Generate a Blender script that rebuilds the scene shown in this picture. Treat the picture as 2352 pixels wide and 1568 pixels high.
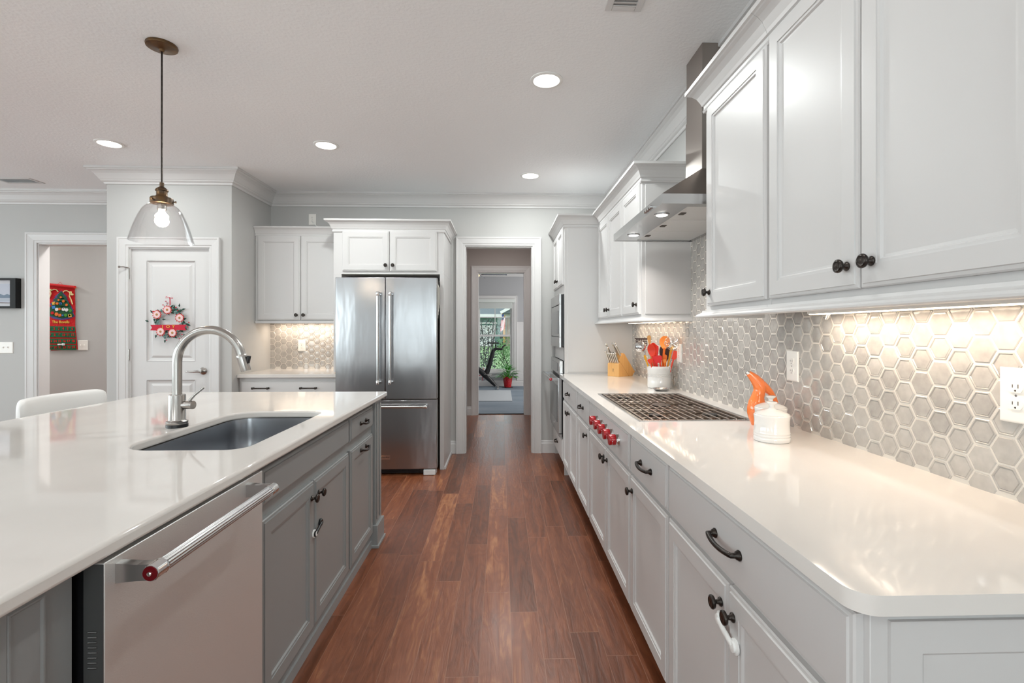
import bpy, bmesh, math, random
from mathutils import Vector, Matrix
random.seed(7)
PI = math.pi
C = bpy.context.scene.collection
SC = bpy.context.scene
for o in list(bpy.data.objects): bpy.data.objects.remove(o)

# ------------------------------------------------------------ camera, world, exposure
cam = bpy.data.cameras.new('camera'); co = bpy.data.objects.new('camera', cam); C.objects.link(co)
co.location = (0, 0, 1.309); co.rotation_euler = (PI/2, 0, -math.radians(1.8))
cam.sensor_width = 36; cam.lens = 1130/2352*36
cam.shift_x = -10.5/2352; cam.shift_y = -26/2352
cam.clip_start = .05; cam.clip_end = 200
SC.camera = co
SC.view_settings.view_transform = 'Standard'
SC.view_settings.look = 'None'
SC.view_settings.exposure = 1.06
SC.view_settings.gamma = 1
SC.view_settings.use_curve_mapping = False
w = bpy.data.worlds.new('sky'); SC.world = w; w.use_nodes = True
WB = w.node_tree.nodes['Background']
WB.inputs[0].default_value = (.87, .972, 1, 1); WB.inputs[1].default_value = 1.15

def area(name, loc, rot, sx, sy, power, col=(1, 1, 1), parent=None, shape='RECTANGLE', spread=PI):
    l = bpy.data.lights.new(name, 'AREA'); l.shape = shape; l.size = sx
    if shape in ('RECTANGLE', 'ELLIPSE'): l.size_y = sy
    l.energy = power; l.color = col; l.spread = spread
    o = bpy.data.objects.new(name, l); C.objects.link(o); o.location = loc; o.rotation_euler = rot
    if parent: o.parent = parent
    return o
# daylight outside the glass door and windows behind the photographer and the windows on the far left
area('window_daylight', (-1.9, -3.3, 1.1), (PI/2, 0, 0), 1.1, 2.1, 9, (.87, .972, 1))
area('window_daylight', (-5.8, -3.3, 1.55), (PI/2, 0, 0), 2.4, 1.4, 30, (.87, .972, 1))
area('window_daylight', (.35, -3.3, 1.55), (PI/2, 0, 0), 1.2, 1.1, 26, (.87, .972, 1))
area('window_daylight', (-8.35, 1.2, 1.5), (PI/2, 0, -PI/2), 6.4, 1.6, 94, (.855, .965, 1))
area('window_daylight', (2.3, 9.6, 1.5), (PI/2, 0, PI/2), 2.2, 1.6, 36, (1, .985, .96))   # fill lamp added inside the exercise room by its solid side wall
# unseen fill lamps added to brighten the two halls, flush with their ceilings
area('hall_ceiling_lamp', (.03, 6.5, 2.74), (0, 0, 0), .3, .3, 5.5, (1, .96, .93), shape='DISK')
area('entry_ceiling_lamp', (-3.55, 5.8, 2.74), (0, 0, 0), .3, .3, 20, (1, .97, .94), shape='DISK')
area('entry_ceiling_lamp', (-7.2, 5.8, 2.74), (0, 0, 0), .5, .5, 40, (1, .97, .94), shape='DISK')

# ------------------------------------------------------------ materials
def lin(c):
    out = []
    for v in c:
        v /= 255
        out.append(v/12.92 if v <= .04045 else ((v+.055)/1.055)**2.4)
    return tuple(out)+(1,)
def mat(name, col, rough=.5, metal=0, emit=None, estr=0, bump=None, vary=None, coat=0, spec=None, aniso=0, trans=0):
    m = bpy.data.materials.new(name); m.use_nodes = True; n = m.node_tree.nodes; L = m.node_tree.links
    b = n['Principled BSDF']; c = lin(col)
    b.inputs['Base Color'].default_value = c; b.inputs['Roughness'].default_value = rough; b.inputs['Metallic'].default_value = metal
    if coat: b.inputs['Coat Weight'].default_value = coat; b.inputs['Coat Roughness'].default_value = .08
    if spec is not None: b.inputs['Specular IOR Level'].default_value = spec
    if aniso: b.inputs['Anisotropic'].default_value = aniso
    if trans: b.inputs['Transmission Weight'].default_value = trans
    if emit: b.inputs['Emission Color'].default_value = lin(emit); b.inputs['Emission Strength'].default_value = estr
    tc = None
    if bump or vary:
        tc = n.new('ShaderNodeTexCoord'); 
    if bump:   # (scale xyz, strength, distance)
        mp = n.new('ShaderNodeMapping'); mp.inputs['Scale'].default_value = bump[0]
        L.new(tc.outputs['Object'], mp.inputs[0])
        t = n.new('ShaderNodeTexNoise'); t.inputs['Scale'].default_value = 1; t.inputs['Detail'].default_value = 3
        L.new(mp.outputs[0], t.inputs['Vector'])
        bp = n.new('ShaderNodeBump'); bp.inputs['Strength'].default_value = bump[1]; bp.inputs['Distance'].default_value = bump[2]
        L.new(t.outputs['Fac'], bp.inputs['Height']); L.new(bp.outputs[0], b.inputs['Normal'])
    if vary:   # (scale xyz, other colour, amount)
        mp = n.new('ShaderNodeMapping'); mp.inputs['Scale'].default_value = vary[0]
        L.new(tc.outputs['Object'], mp.inputs[0])
        t = n.new('ShaderNodeTexNoise'); t.inputs['Scale'].default_value = 1; t.inputs['Detail'].default_value = 4
        L.new(mp.outputs[0], t.inputs['Vector'])
        r = n.new('ShaderNodeMapRange'); r.inputs[1].default_value = .35; r.inputs[2].default_value = .65; r.inputs[4].default_value = vary[2]
        L.new(t.outputs['Fac'], r.inputs[0])
        mx = n.new('ShaderNodeMix'); mx.data_type = 'RGBA'; mx.inputs[6].default_value = c; mx.inputs[7].default_value = lin(vary[1])
        L.new(r.outputs[0], mx.inputs[0]); L.new(mx.outputs[2], b.inputs['Base Color'])
    return m
M = {}
M['wall'] = mat('wall_paint', (187, 186, 184), .75, bump=((60, 60, 60), .12, .002))
M['wall_taupe'] = mat('hall_wall_paint', (172, 164, 160), .75, bump=((60, 60, 60), .12, .002))
M['wall_gym'] = mat('exercise_room_wall_paint', (170, 170, 172), .75)
M['ceiling'] = mat('ceiling_paint', (244, 245, 246), .85, bump=((55, 55, 55), .5, .004))
M['trim'] = mat('white_trim_paint', (212, 210, 209), .35)
M['cab'] = mat('white_cabinet_paint', (206, 204, 203), .36, bump=((6, 6, 6), .05, .002))
M['gray'] = mat('grey_cabinet_paint', (142, 144, 144), .33)
M['dark'] = mat('black_gap', (12, 11, 11), .7)
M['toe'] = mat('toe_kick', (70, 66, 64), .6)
M['bronze'] = mat('oil_rubbed_bronze', (50, 46, 44), .3, .85, vary=((60, 60, 60), (92, 84, 78), .4))
M['brass'] = mat('aged_bronze', (120, 92, 62), .4, .9, vary=((30, 30, 30), (84, 74, 66), .8))
M['quartz'] = mat('white_quartz', (224, 219, 214), .055, vary=((3, 1.4, 3), (215, 209, 204), .7))
M['steel'] = mat('brushed_steel', (190, 190, 190), .24, 1, bump=((6, 6, 220), .02, .001), aniso=.4)
M['steel_fridge'] = mat('fridge_steel', (172, 172, 174), .23, 1, bump=((5, 5, 1.3), .25, .02), aniso=.3)
M['steel_dw'] = mat('dishwasher_steel', (228, 228, 226), .42, .72, bump=((260, 260, 500), .3, .001))
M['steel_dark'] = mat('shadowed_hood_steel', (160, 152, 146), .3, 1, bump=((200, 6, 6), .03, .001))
M['chrome'] = mat('chrome', (225, 225, 225), .07, 1)
M['nickel'] = mat('brushed_nickel', (176, 172, 168), .27, 1)
M['sink'] = mat('sink_steel', (176, 178, 182), .25, 1, bump=((100, 8, 8), .05, .001))
M['filter'] = mat('filter_mesh', (222, 224, 224), .45, .3, bump=((250, 250, 250), .8, .003))
M['black'] = mat('black_plastic', (20, 20, 22), .35)
M['blackglass'] = mat('black_glass', (96, 97, 100), .06, .3)
M['iron'] = mat('cast_iron_grate', (150, 138, 128), .3, .85)
M['cooktop'] = mat('cooktop_steel', (150, 134, 122), .22, 1, bump=((30, 30, 30), .1, .002))
M['burner'] = mat('burner_cap', (30, 26, 25), .45, .2)
M['redknob'] = mat('red_enamel', (176, 14, 26), .25, .1, coat=.4)
M['ruby'] = mat('dark_red_medallion', (110, 4, 18), .2, .3)
M['plate'] = mat('outlet_white', (240, 236, 230), .3)
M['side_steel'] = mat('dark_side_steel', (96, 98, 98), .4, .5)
M['steel_knife'] = mat('satin_knife_steel', (214, 208, 200), .34, .85)
M['slot'] = mat('outlet_slot', (70, 62, 56), .6)
M['glaze'] = mat('white_glazed_stoneware', (228, 224, 220), .12, coat=.5)
M['orange'] = mat('orange_ceramic', (244, 128, 62), .1, coat=.6)
M['grout'] = mat('grout', (222, 215, 206), .8)
M['bamboo'] = mat('maple_block', (224, 172, 104), .4, vary=((60, 60, 4), (206, 146, 80), .6))
M['red_sil'] = mat('red_silicone', (232, 62, 34), .45)
M['coral_sil'] = mat('coral_silicone', (228, 40, 44), .45)
M['orange_sil'] = mat('orange_silicone', (246, 148, 62), .45)
M['orange_deep'] = mat('deep_orange_silicone', (240, 120, 30), .45)
M['yellow_sil'] = mat('mustard_silicone', (222, 160, 24), .45)
M['brown'] = mat('dark_brown_nylon', (62, 36, 34), .5)
M['wood'] = mat('pale_wood', (214, 164, 96), .5, vary=((50, 50, 6), (190, 136, 72), .6))
M['cal_red'] = mat('red_felt', (196, 10, 18), .9, bump=((60, 20, 60), .4, .01))
M['cal_green'] = mat('green_felt', (8, 98, 62), .9, bump=((60, 60, 60), .4, .01))
M['cal_dkgreen'] = mat('dark_green_felt', (22, 84, 52), .9)
M['cal_blue'] = mat('blue_rickrack', (84, 82, 150), .9)
M['gold'] = mat('gold_thread', (226, 176, 60), .6)
M['cream'] = mat('cream_felt', (222, 206, 150), .9)
M['pink'] = mat('pale_pink_petal', (236, 204, 204), .8)
M['rose'] = mat('red_petal', (204, 48, 44), .8)
M['tan'] = mat('tan_centre', (176, 130, 78), .8)
M['leafdk'] = mat('dark_green_leaf', (16, 62, 48), .6)
M['leafgr'] = mat('grey_green_leaf', (96, 128, 124), .7)
M['ribbon'] = mat('crimson_ribbon', (196, 12, 50), .7)
M['white_f'] = mat('white_felt', (232, 232, 236), .9)
M['orange_f'] = mat('orange_felt', (224, 110, 40), .9)
M['blue_f'] = mat('blue_felt', (60, 130, 200), .9)
M['leather'] = mat('white_leather', (236, 235, 233), .4, bump=((40, 40, 40), .1, .002))
M['seatwood'] = mat('dark_stool_wood', (52, 38, 30), .4)
M['frame_blk'] = mat('black_frame', (14, 14, 15), .7)
M['matboard'] = mat('white_mat_board', (206, 204, 208), .8)
M['p_sky'] = mat('photo_cloudy_sky', (176, 178, 190), .5)
M['p_mtn'] = mat('photo_mountains', (92, 108, 128), .5)
M['p_water'] = mat('photo_water', (160, 164, 176), .5)
M['p_shore'] = mat('photo_shore', (108, 88, 84), .5)
M['p_fig'] = mat('photo_silhouette', (56, 48, 62), .5)
M['carpet'] = mat('blue_grey_carpet', (128, 138, 148), .95, bump=((120, 120, 120), .5, .01), vary=((.8, 2.2, 1), (104, 116, 128), .8))
M['matrug'] = mat('pale_grey_mat', (176, 180, 184), .9)
M['bike'] = mat('black_bike_frame', (22, 22, 24), .4)
M['leafp'] = mat('bright_green_leaf', (26, 118, 22), .4, vary=((12, 12, 12), (70, 160, 30), .7))
M['leafb'] = mat('bush_leaf', (26, 32, 34), .5, vary=((5, 5, 5), (92, 100, 100), .6))
M['leafs'] = mat('shrub_leaf', (58, 104, 44), .6, vary=((5, 5, 5), (96, 132, 80), .6))
M['lawn'] = mat('lawn', (112, 138, 92), .95)
M['siding'] = mat('green_siding', (104, 134, 126), .7)
M['roofs'] = mat('roof_shingles', (98, 106, 110), .9, bump=((12, 12, 30), .8, .05))
M['brick'] = mat('tan_brick', (168, 146, 132), .9, vary=((3, 3, 8), (130, 108, 98), .8))
M['flag_r'] = mat('flag_red', (184, 36, 52), .8)
M['flag_w'] = mat('flag_white', (236, 232, 232), .8)
M['flag_b'] = mat('flag_blue', (46, 60, 112), .8)
M['blind'] = mat('white_blind', (214, 218, 214), .6)
M['fanblade'] = mat('fan_blade', (120, 124, 132), .5)
M['paper'] = mat('paper', (225, 222, 214), .7)
M['whiteplastic'] = mat('white_plastic', (240, 240, 238), .35)
M['lens'] = mat('lit_lamp_lens', (255, 250, 240), .5, emit=(255, 248, 236), estr=6)
M['lens_hood'] = mat('lit_hood_lens', (255, 252, 246), .5, emit=(255, 252, 246), estr=8)
M['strip'] = mat('lit_strip', (255, 236, 210), .5, emit=(255, 226, 190), estr=4)
M['bulb'] = mat('lit_bulb', (255, 236, 210), .5, emit=(255, 232, 204), estr=26)
M['fanlamp'] = mat('fan_lamp', (255, 190, 140), .5, emit=(255, 170, 110), estr=2)
M['baffle'] = mat('white_baffle', (238, 238, 236), .5)

def thin_glass(name, tint, refl=.9, base=.06):
    m = bpy.data.materials.new(name); m.use_nodes = True; n = m.node_tree.nodes; L = m.node_tree.links
    n.remove(n['Principled BSDF']); out = n['Material Output']
    t = n.new('ShaderNodeBsdfTransparent'); t.inputs[0].default_value = tint
    g = n.new('ShaderNodeBsdfGlossy'); g.inputs['Roughness'].default_value = .02
    lw = n.new('ShaderNodeLayerWeight'); lw.inputs[0].default_value = .35
    mr = n.new('ShaderNodeMapRange'); mr.inputs[3].default_value = base; mr.inputs[4].default_value = refl
    L.new(lw.outputs['Facing'], mr.inputs[0])
    p = n.new('ShaderNodeMath'); p.operation = 'POWER'; p.inputs[1].default_value = 1.8
    L.new(mr.outputs[0], p.inputs[0])
    mx = n.new('ShaderNodeMixShader'); L.new(p.outputs[0], mx.inputs[0]); L.new(t.outputs[0], mx.inputs[1]); L.new(g.outputs[0], mx.inputs[2])
    L.new(mx.outputs[0], out.inputs[0]); return m
M['glass'] = thin_glass('clear_seeded_glass', (.965, .96, .96, 1), .75, .10)
M['pane'] = thin_glass('window_glass', (.97, .98, .98, 1), .4, .08)

def floor_material():
    m = bpy.data.materials.new('hickory_planks'); m.use_nodes = True; n = m.node_tree.nodes; L = m.node_tree.links
    b = n['Principled BSDF']
    def mth(op, a, bb=None, c=None):
        x = n.new('ShaderNodeMath'); x.operation = op
        for i, v in enumerate((a, bb, c)):
            if v is None: continue
            if isinstance(v, (int, float)): x.inputs[i].default_value = v
            else: L.new(v, x.inputs[i])
        return x.outputs[0]
    tc = n.new('ShaderNodeTexCoord'); sp = n.new('ShaderNodeSeparateXYZ'); L.new(tc.outputs['Object'], sp.inputs[0])
    X = mth('DIVIDE', mth('ADD', sp.outputs[0], .084+1.27), .127)
    ix = mth('FLOOR', X); fx = mth('FRACT', X)
    wn = n.new('ShaderNodeTexWhiteNoise'); wn.noise_dimensions = '1D'; L.new(ix, wn.inputs['W'])
    Y = mth('DIVIDE', mth('ADD', sp.outputs[1], mth('MULTIPLY', wn.outputs['Value'], 3.1)), 1.15)
    iy = mth('FLOOR', Y); fy = mth('FRACT', Y)
    cb = n.new('ShaderNodeCombineXYZ'); L.new(ix, cb.inputs[0]); L.new(iy, cb.inputs[1])
    w2 = n.new('ShaderNodeTexWhiteNoise'); w2.noise_dimensions = '3D'; L.new(cb.outputs[0], w2.inputs['Vector'])
    # grain coordinates, shifted per plank
    g = n.new('ShaderNodeCombineXYZ')
    L.new(mth('MULTIPLY', sp.outputs[0], 26), g.inputs[0]); L.new(mth('ADD', mth('MULTIPLY', sp.outputs[1], 2.6), mth('MULTIPLY', w2.outputs['Value'], 37)), g.inputs[1]); L.new(mth('MULTIPLY', w2.outputs['Value'], 19), g.inputs[2])
    t = n.new('ShaderNodeTexNoise'); t.inputs['Scale'].default_value = 1; t.inputs['Detail'].default_value = 6; t.inputs['Roughness'].default_value = .62; t.inputs['Distortion'].default_value = 1.1
    L.new(g.outputs[0], t.inputs['Vector'])
    g2 = n.new('ShaderNodeVectorMath'); g2.operation = 'MULTIPLY'; g2.inputs[1].default_value = (.22, .7, 1); L.new(g.outputs[0], g2.inputs[0])
    wv = n.new('ShaderNodeTexNoise'); wv.inputs['Scale'].default_value = 1.2; wv.inputs['Detail'].default_value = 2; L.new(g2.outputs[0], wv.inputs['Vector'])
    rings = mth('SINE', mth('MULTIPLY', wv.outputs['Fac'], 70))
    ramp = n.new('ShaderNodeValToRGB'); e = ramp.color_ramp.elements
    e[0].position = 0; e[0].color = lin((80, 45, 27)); e[1].position = 1; e[1].color = lin((168, 112, 74))
    for ps, cl in ((.25, (100, 55, 33)), (.5, (118, 66, 41)), (.75, (136, 79, 51))):
        x = e.new(ps); x.color = lin(cl)
    v = mth('ADD', mth('MULTIPLY', w2.outputs['Value'], .62), mth('MULTIPLY', mth('SUBTRACT', t.outputs['Fac'], .5), 1.35))
    v = mth('ADD', v, mth('MULTIPLY', rings, .05)); v = mth('ADD', v, .21)
    L.new(v, ramp.inputs[0])
    gapx = mth('LESS_THAN', mth('MINIMUM', fx, mth('SUBTRACT', 1, fx)), .012)
    gapy = mth('LESS_THAN', mth('MINIMUM', fy, mth('SUBTRACT', 1, fy)), .0016)
    gap = mth('MAXIMUM', gapx, gapy)
    mx = n.new('ShaderNodeMix'); mx.data_type = 'RGBA'; L.new(mth('MULTIPLY', gap, .75), mx.inputs[0]); L.new(ramp.outputs[0], mx.inputs[6]); mx.inputs[7].default_value = lin((150, 104, 82))  # pale joint lines: reflection off the plank bevels, put into the colour
    L.new(mx.outputs[2], b.inputs['Base Color'])
    b.inputs['Coat Weight'].default_value = .18; b.inputs['Coat Roughness'].default_value = .2
    L.new(mth('ADD', mth('MULTIPLY', t.outputs['Fac'], .2), .24), b.inputs['Roughness'])
    h = mth('SUBTRACT', mth('ADD', mth('MULTIPLY', t.outputs['Fac'], .7), mth('MULTIPLY', rings, .03)), mth('MULTIPLY', gap, .8))
    bp = n.new('ShaderNodeBump'); bp.inputs['Strength'].default_value = .8; bp.inputs['Distance'].default_value = .004
    L.new(h, bp.inputs['Height']); L.new(bp.outputs[0], b.inputs['Normal'])
    return m
M['floor'] = floor_material()

def tile_material():
    m = mat('glazed_hex_tile', (190, 184, 178), .12, bump=((26, 26, 26), .16, .006), coat=.3)
    n = m.node_tree.nodes; L = m.node_tree.links; b = n['Principled BSDF']
    at = n.new('ShaderNodeAttribute'); at.attribute_name = 'tint'
    tc = n.new('ShaderNodeTexCoord'); t = n.new('ShaderNodeTexNoise'); t.inputs['Scale'].default_value = 42; t.inputs['Detail'].default_value = 2
    L.new(tc.outputs['Object'], t.inputs['Vector'])
    a = n.new('ShaderNodeMath'); a.operation = 'MULTIPLY_ADD'; a.inputs[1].default_value = .8; L.new(t.outputs['Fac'], a.inputs[0]); L.new(at.outputs['Fac'], a.inputs[2])
    r = n.new('ShaderNodeValToRGB'); r.color_ramp.elements[0].position = .15; r.color_ramp.elements[0].color = lin((166, 161, 156)); r.color_ramp.elements[1].position = 1.1; r.color_ramp.elements[1].color = lin((200, 195, 189))
    L.new(a.outputs[0], r.inputs[0]); L.new(r.outputs[0], b.inputs['Base Color'])
    return m
M['tile'] = tile_material()

# ------------------------------------------------------------ mesh helpers
W = {}                                  # world origin of every object
class MB:
    def __init__(s): s.v = []; s.f = []; s.m = []; s.cur = 0
    def add(s, vs, fs):
        k = len(s.v); s.v += [tuple(p) for p in vs]; s.f += [tuple(i+k for i in f) for f in fs]; s.m += [s.cur]*len(fs)
    def box(s, x0, x1, y0, y1, z0, z1, R=None):
        vs = [Vector((x, y, z)) for x in (x0, x1) for y in (y0, y1) for z in (z0, z1)]
        if R is not None: vs = [R @ p for p in vs]
        s.add(vs, [(0, 1, 3, 2), (4, 6, 7, 5), (0, 4, 5, 1), (2, 3, 7, 6), (0, 2, 6, 4), (1, 5, 7, 3)]); return s
    def prism(s, poly, d0, d1, mp):     # poly of (a,b); mp(a,b,d)
        n = len(poly); vs = [mp(a, b, d0) for a, b in poly]+[mp(a, b, d1) for a, b in poly]
        s.add(vs, [tuple(range(n)), tuple(range(2*n-1, n-1, -1))]+[(i, (i+1) % n, n+(i+1) % n, n+i) for i in range(n)]); return s
    def loft(s, rings, cap0=True, cap1=True, close=False):
        n = len(rings[0]); vs = [p for r in rings for p in r]; fs = []
        for k in range(len(rings)-1):
            for i in range(n): fs.append((k*n+i, k*n+(i+1) % n, (k+1)*n+(i+1) % n, (k+1)*n+i))
        if close:
            k = len(rings)-1
            for i in range(n): fs.append((k*n+i, k*n+(i+1) % n, (i+1) % n, i))
        else:
            if cap0: fs.append(tuple(range(n-1, -1, -1)))
            if cap1: fs.append(tuple((len(rings)-1)*n+i for i in range(n)))
        s.add(vs, fs); return s
    def lathe(s, prof, o, axis=(0, 0, 1), n=24, cap=True):
        o = Vector(o); ax = Vector(axis).normalized(); u = ax.orthogonal().normalized(); v = ax.cross(u)
        rings = [[o+ax*h+(u*math.cos(2*PI*i/n)+v*math.sin(2*PI*i/n))*max(r, 1e-4) for i in range(n)] for r, h in prof]
        return s.loft(rings, cap, cap)
    def tube(s, pts, r, n=12, flat=None):   # r number or list ; flat=(vector, factor)
        pts = [Vector(p) for p in pts]; k = len(pts); R = r if isinstance(r, (list, tuple)) else [r]*k
        T = [(pts[min(i+1, k-1)]-pts[max(i-1, 0)]).normalized() for i in range(k)]
        u = T[0].orthogonal().normalized() if flat is None else (Vector(flat[0])-T[0]*Vector(flat[0]).dot(T[0])).normalized()
        rings = []
        for i in range(k):
            u = (u-T[i]*u.dot(T[i])).normalized(); v = T[i].cross(u); q = 1 if flat is None else flat[1]
            rings.append([pts[i]+(u*math.cos(2*PI*j/n)*q+v*math.sin(2*PI*j/n))*R[i] for j in range(n)])
        return s.loft(rings)
    def sweep(s, prof, path, mp=lambda x, y, h: (x, y, h), closed=False):   # profile (n,h), n to the left of travel
        P = [Vector(p) for p in path]; k = len(P); rings = []
        for i in range(k):
            a = P[i-1] if (i > 0 or closed) else None; c = P[(i+1) % k] if (i < k-1 or closed) else None
            d1 = (P[i]-a).normalized() if a is not None else None; d2 = (c-P[i]).normalized() if c is not None else None
            if d1 is None: d1 = d2
            if d2 is None: d2 = d1
            n1 = Vector((-d1.y, d1.x)); n2 = Vector((-d2.y, d2.x)); m = n1+n2; m = m/(m.dot(n1))
            rings.append([mp(P[i].x+m.x*q, P[i].y+m.y*q, h) for q, h in prof])
        return s.loft(rings, close=closed)
    def sphere(s, c, r, n=16, sc=(1, 1, 1)):
        c = Vector(c); rings = []
        for i in range(1, n//2):
            a = PI*i/(n//2)
            rings.append([c+Vector((r*math.sin(a)*math.cos(2*PI*j/n)*sc[0], r*math.sin(a)*math.sin(2*PI*j/n)*sc[1], r*math.cos(a)*sc[2])) for j in range(n)])
        return s.loft(rings)
    def build(s, name, mats, parent=None, loc=None, bevel=0, seg=2, smooth=False, label=None, angle=35):
        org = Vector(W[parent.name]) if parent else Vector(loc or (0, 0, 0))
        me = bpy.data.meshes.new(name); me.from_pydata([Vector(p)-org for p in s.v], [], s.f)
        if not isinstance(mats, (list, tuple)): mats = [mats]
        for mm in mats: me.materials.append(mm)
        me.polygons.foreach_set('material_index', s.m)
        bm = bmesh.new(); bm.from_mesh(me); bmesh.ops.recalc_face_normals(bm, faces=bm.faces); bm.to_mesh(me); bm.free()
        if smooth:
            me.polygons.foreach_set('use_smooth', [True]*len(me.polygons))
            me.set_sharp_from_angle(angle=math.radians(angle))
        o = bpy.data.objects.new(name, me); C.objects.link(o)
        if parent: o.parent = parent
        else: o.location = org
        W[o.name] = org
        if bevel:
            md = o.modifiers.new('bevel', 'BEVEL'); md.width = bevel; md.segments = seg; md.limit_method = 'ANGLE'; md.angle_limit = math.radians(40)
            md.harden_normals = False
            me.polygons.foreach_set('use_smooth', [True]*len(me.polygons)); me.set_sharp_from_angle(angle=math.radians(30))
        if label: o['label'] = label
        return o
def thing(name, label, cat, loc, group=None):
    o = bpy.data.objects.new(name, None); C.objects.link(o); o.location = loc; o.empty_display_size = .05
    o['label'] = label; o['category'] = cat
    if group: o['group'] = group
    W[o.name] = Vector(loc); return o
def tag(o, label, cat, group=None):
    o['label'] = label; o['category'] = cat
    if group: o['group'] = group
    return o
def struct(o): o['kind'] = 'structure'; return o
def text(s, size, loc, rot, m, parent, name='lettering', ext=.001, align='CENTER', bold=0):
    c = bpy.data.curves.new(name, 'FONT'); c.body = s; c.size = size; c.extrude = ext; c.align_x = align; c.align_y = 'CENTER'; c.offset = bold
    t = bpy.data.objects.new('tmp', c); C.objects.link(t); bpy.context.view_layer.update()
    me = bpy.data.meshes.new_from_object(t.evaluated_get(bpy.context.evaluated_depsgraph_get())); bpy.data.objects.remove(t)
    me.materials.clear(); me.materials.append(m)
    mtx = Matrix.Translation(Vector(loc)-(Vector(W[parent.name]) if parent else Vector())) @ rot.to_4x4(); me.transform(mtx)
    o = bpy.data.objects.new(name, me); C.objects.link(o); o.parent = parent; W[o.name] = W[parent.name] if parent else Vector(); return o
RX = Matrix.Rotation(PI/2, 3, 'X')       # text upright facing -Y
def FR(c): return lambda a, b, d: Vector((c+d, a, b))      # faces -X (right-hand run): a=Y, b=Z
def FI(c): return lambda a, b, d: Vector((c-d, a, b))      # faces +X (island)
def FB(c): return lambda a, b, d: Vector((a, c+d, b))      # faces -Y (back wall)
def ringloft(mb, a0, a1, b0, b1, F, rings):
    mb.loft([[F(a0+i, b0+i, d), F(a1-i, b0+i, d), F(a1-i, b1-i, d), F(a0+i, b1-i, d)] for i, d in rings]); return mb
OUT = [(0, .02), (0, .008), (.003, .0045), (.010, .004), (.0115, .0)]
DOOR = OUT+[(.054, 0), (.0545, .003), (.062, .0035), (.066, .009), (.072, .0098)]
DRAW = OUT+[(.02, 0)]
def knob_mesh(label='knob'):
    mb = MB(); mb.lathe([(.0105, 0), (.0115, .002), (.0105, .005), (.006, .008), (.0052, .014), (.008, .019), (.0155, .021), (.0172, .0245), (.0165, .028), (.012, .0305), (.0, .0315)], (0, 0, 0), (0, 0, 1), 24)
    return mb
def place(F, a, b, d=0): return F(a, b, d)
def outdir(F): return (F(0, 0, -1)-F(0, 0, 0)).normalized()
def along(F): return (F(1, 0, 0)-F(0, 0, 0)).normalized()
def knob(F, a, b, parent):
    mb = MB(); mb.lathe([(.0105, 0), (.0118, .002), (.0105, .005), (.006, .008), (.0052, .014), (.008, .018), (.0158, .0195), (.0172, .023), (.0165, .0265), (.0125, .0285), (.0115, .0275), (.004, .029), (0, .0295)], F(a, b, 0), outdir(F), 24)
    return mb.build('knob', M['bronze'], parent, smooth=True, angle=60)
def pull(F, a, b, parent, L=.1, straight=False, drop=.008, vertical=False):
    o = outdir(F); mb = MB(); u = along(F) if not vertical else Vector((0, 0, 1)); c = F(a, b, 0)
    for sgn in (-1, 1):
        p = c+u*sgn*L/2
        if straight: mb.lathe([(.009, 0), (.009, .004), (.005, .008), (.005, .02), (.0095, .022), (.011, .03), (.0, .034)], p, o, 16)
        else: mb.lathe([(.0118, 0), (.0128, .0025), (.0112, .005), (.0098, .006), (.0098, .0085), (.0062, .011), (.006, .015)], p, o, 20)
    if straight: mb.tube([c-u*L*.5+o*.026, c+u*L*.5+o*.026], .0055, 12)
    else:
        pts = []; N = 14
        pts.append(c-u*L/2+o*.012)
        for i in range(N+1):
            t = -1+2*i/N; pts.append(c+u*t*L*.5*.99+o*(.0205+.007*(1-t*t))+Vector((0, 0, -drop*(1-t*t))))
        pts.append(c+u*L/2+o*.012)
        mb.tube(pts, .0056 if L < .12 else .0064, 12)
    return mb.build('handle', M['bronze'], parent, smooth=True, angle=60)
def door(F, a0, a1, b0, b1, m, parent, name='door', rings=DOOR):
    return ringloft(MB(), a0, a1, b0, b1, F, rings).build(name, m, parent)
def drawer(F, a0, a1, b0, b1, m, parent, h=True, name='drawer_front', rings=DRAW, L=.1, drop=.008):
    o = door(F, a0, a1, b0, b1, m, parent, name, rings)
    if h: pull(F, (a0+a1)/2, (b0+b1)/2+.004, o, L, drop=drop)
    return o

# ------------------------------------------------------------ room shell
CE = 2.743; WX = 1.195; BY = 5.25
def sbox(name, m, *bs, bevel=0):
    mb = MB()
    for b in bs: mb.box(*b)
    return struct(mb.build(name, m, bevel=bevel))
sbox('floor', M['floor'], (-8.2, 1.4, -3.1, 7.66, -.06, 0))
sbox('floor', M['carpet'], (-2.6, 2.5, 7.66, 11.5, -.06, .004))
sbox('ceiling', M['ceiling'], (-8.2, 2.5, -3.1, 11.6, CE, CE+.1))
sbox('wall_right', M['wall'], (WX, WX+.15, -3.1, 5.25, 0, CE))
sbox('wall_left', M['wall'], (-8.2, -8.05, -3.1, 6.2, 0, .7), (-8.2, -8.05, -3.1, 6.2, 2.3, CE), (-8.2, -8.05, 4.4, 6.2, .7, 2.3), (-8.2, -8.05, -3.1, -2.0, .7, 2.3), (-8.2, -8.05, .0, .25, .7, 2.3), (-8.2, -8.05, 2.2, 2.45, .7, 2.3))
sbox('wall_rear', M['wall'], (-8.2, -7.0, -3.2, -3.08, 0, CE), (-4.6, -2.45, -3.2, -3.08, 0, CE), (-7.0, -4.6, -3.2, -3.08, 0, .85), (-7.0, -4.6, -3.2, -3.08, 2.25, CE), (-2.45, -1.35, -3.2, -3.08, 2.15, CE),
     (-1.35, -.25, -3.2, -3.08, 0, CE), (-.25, .95, -3.2, -3.08, 0, 1.0), (-.25, .95, -3.2, -3.08, 2.1, CE), (.95, 1.345, -3.2, -3.08, 0, CE))
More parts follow.
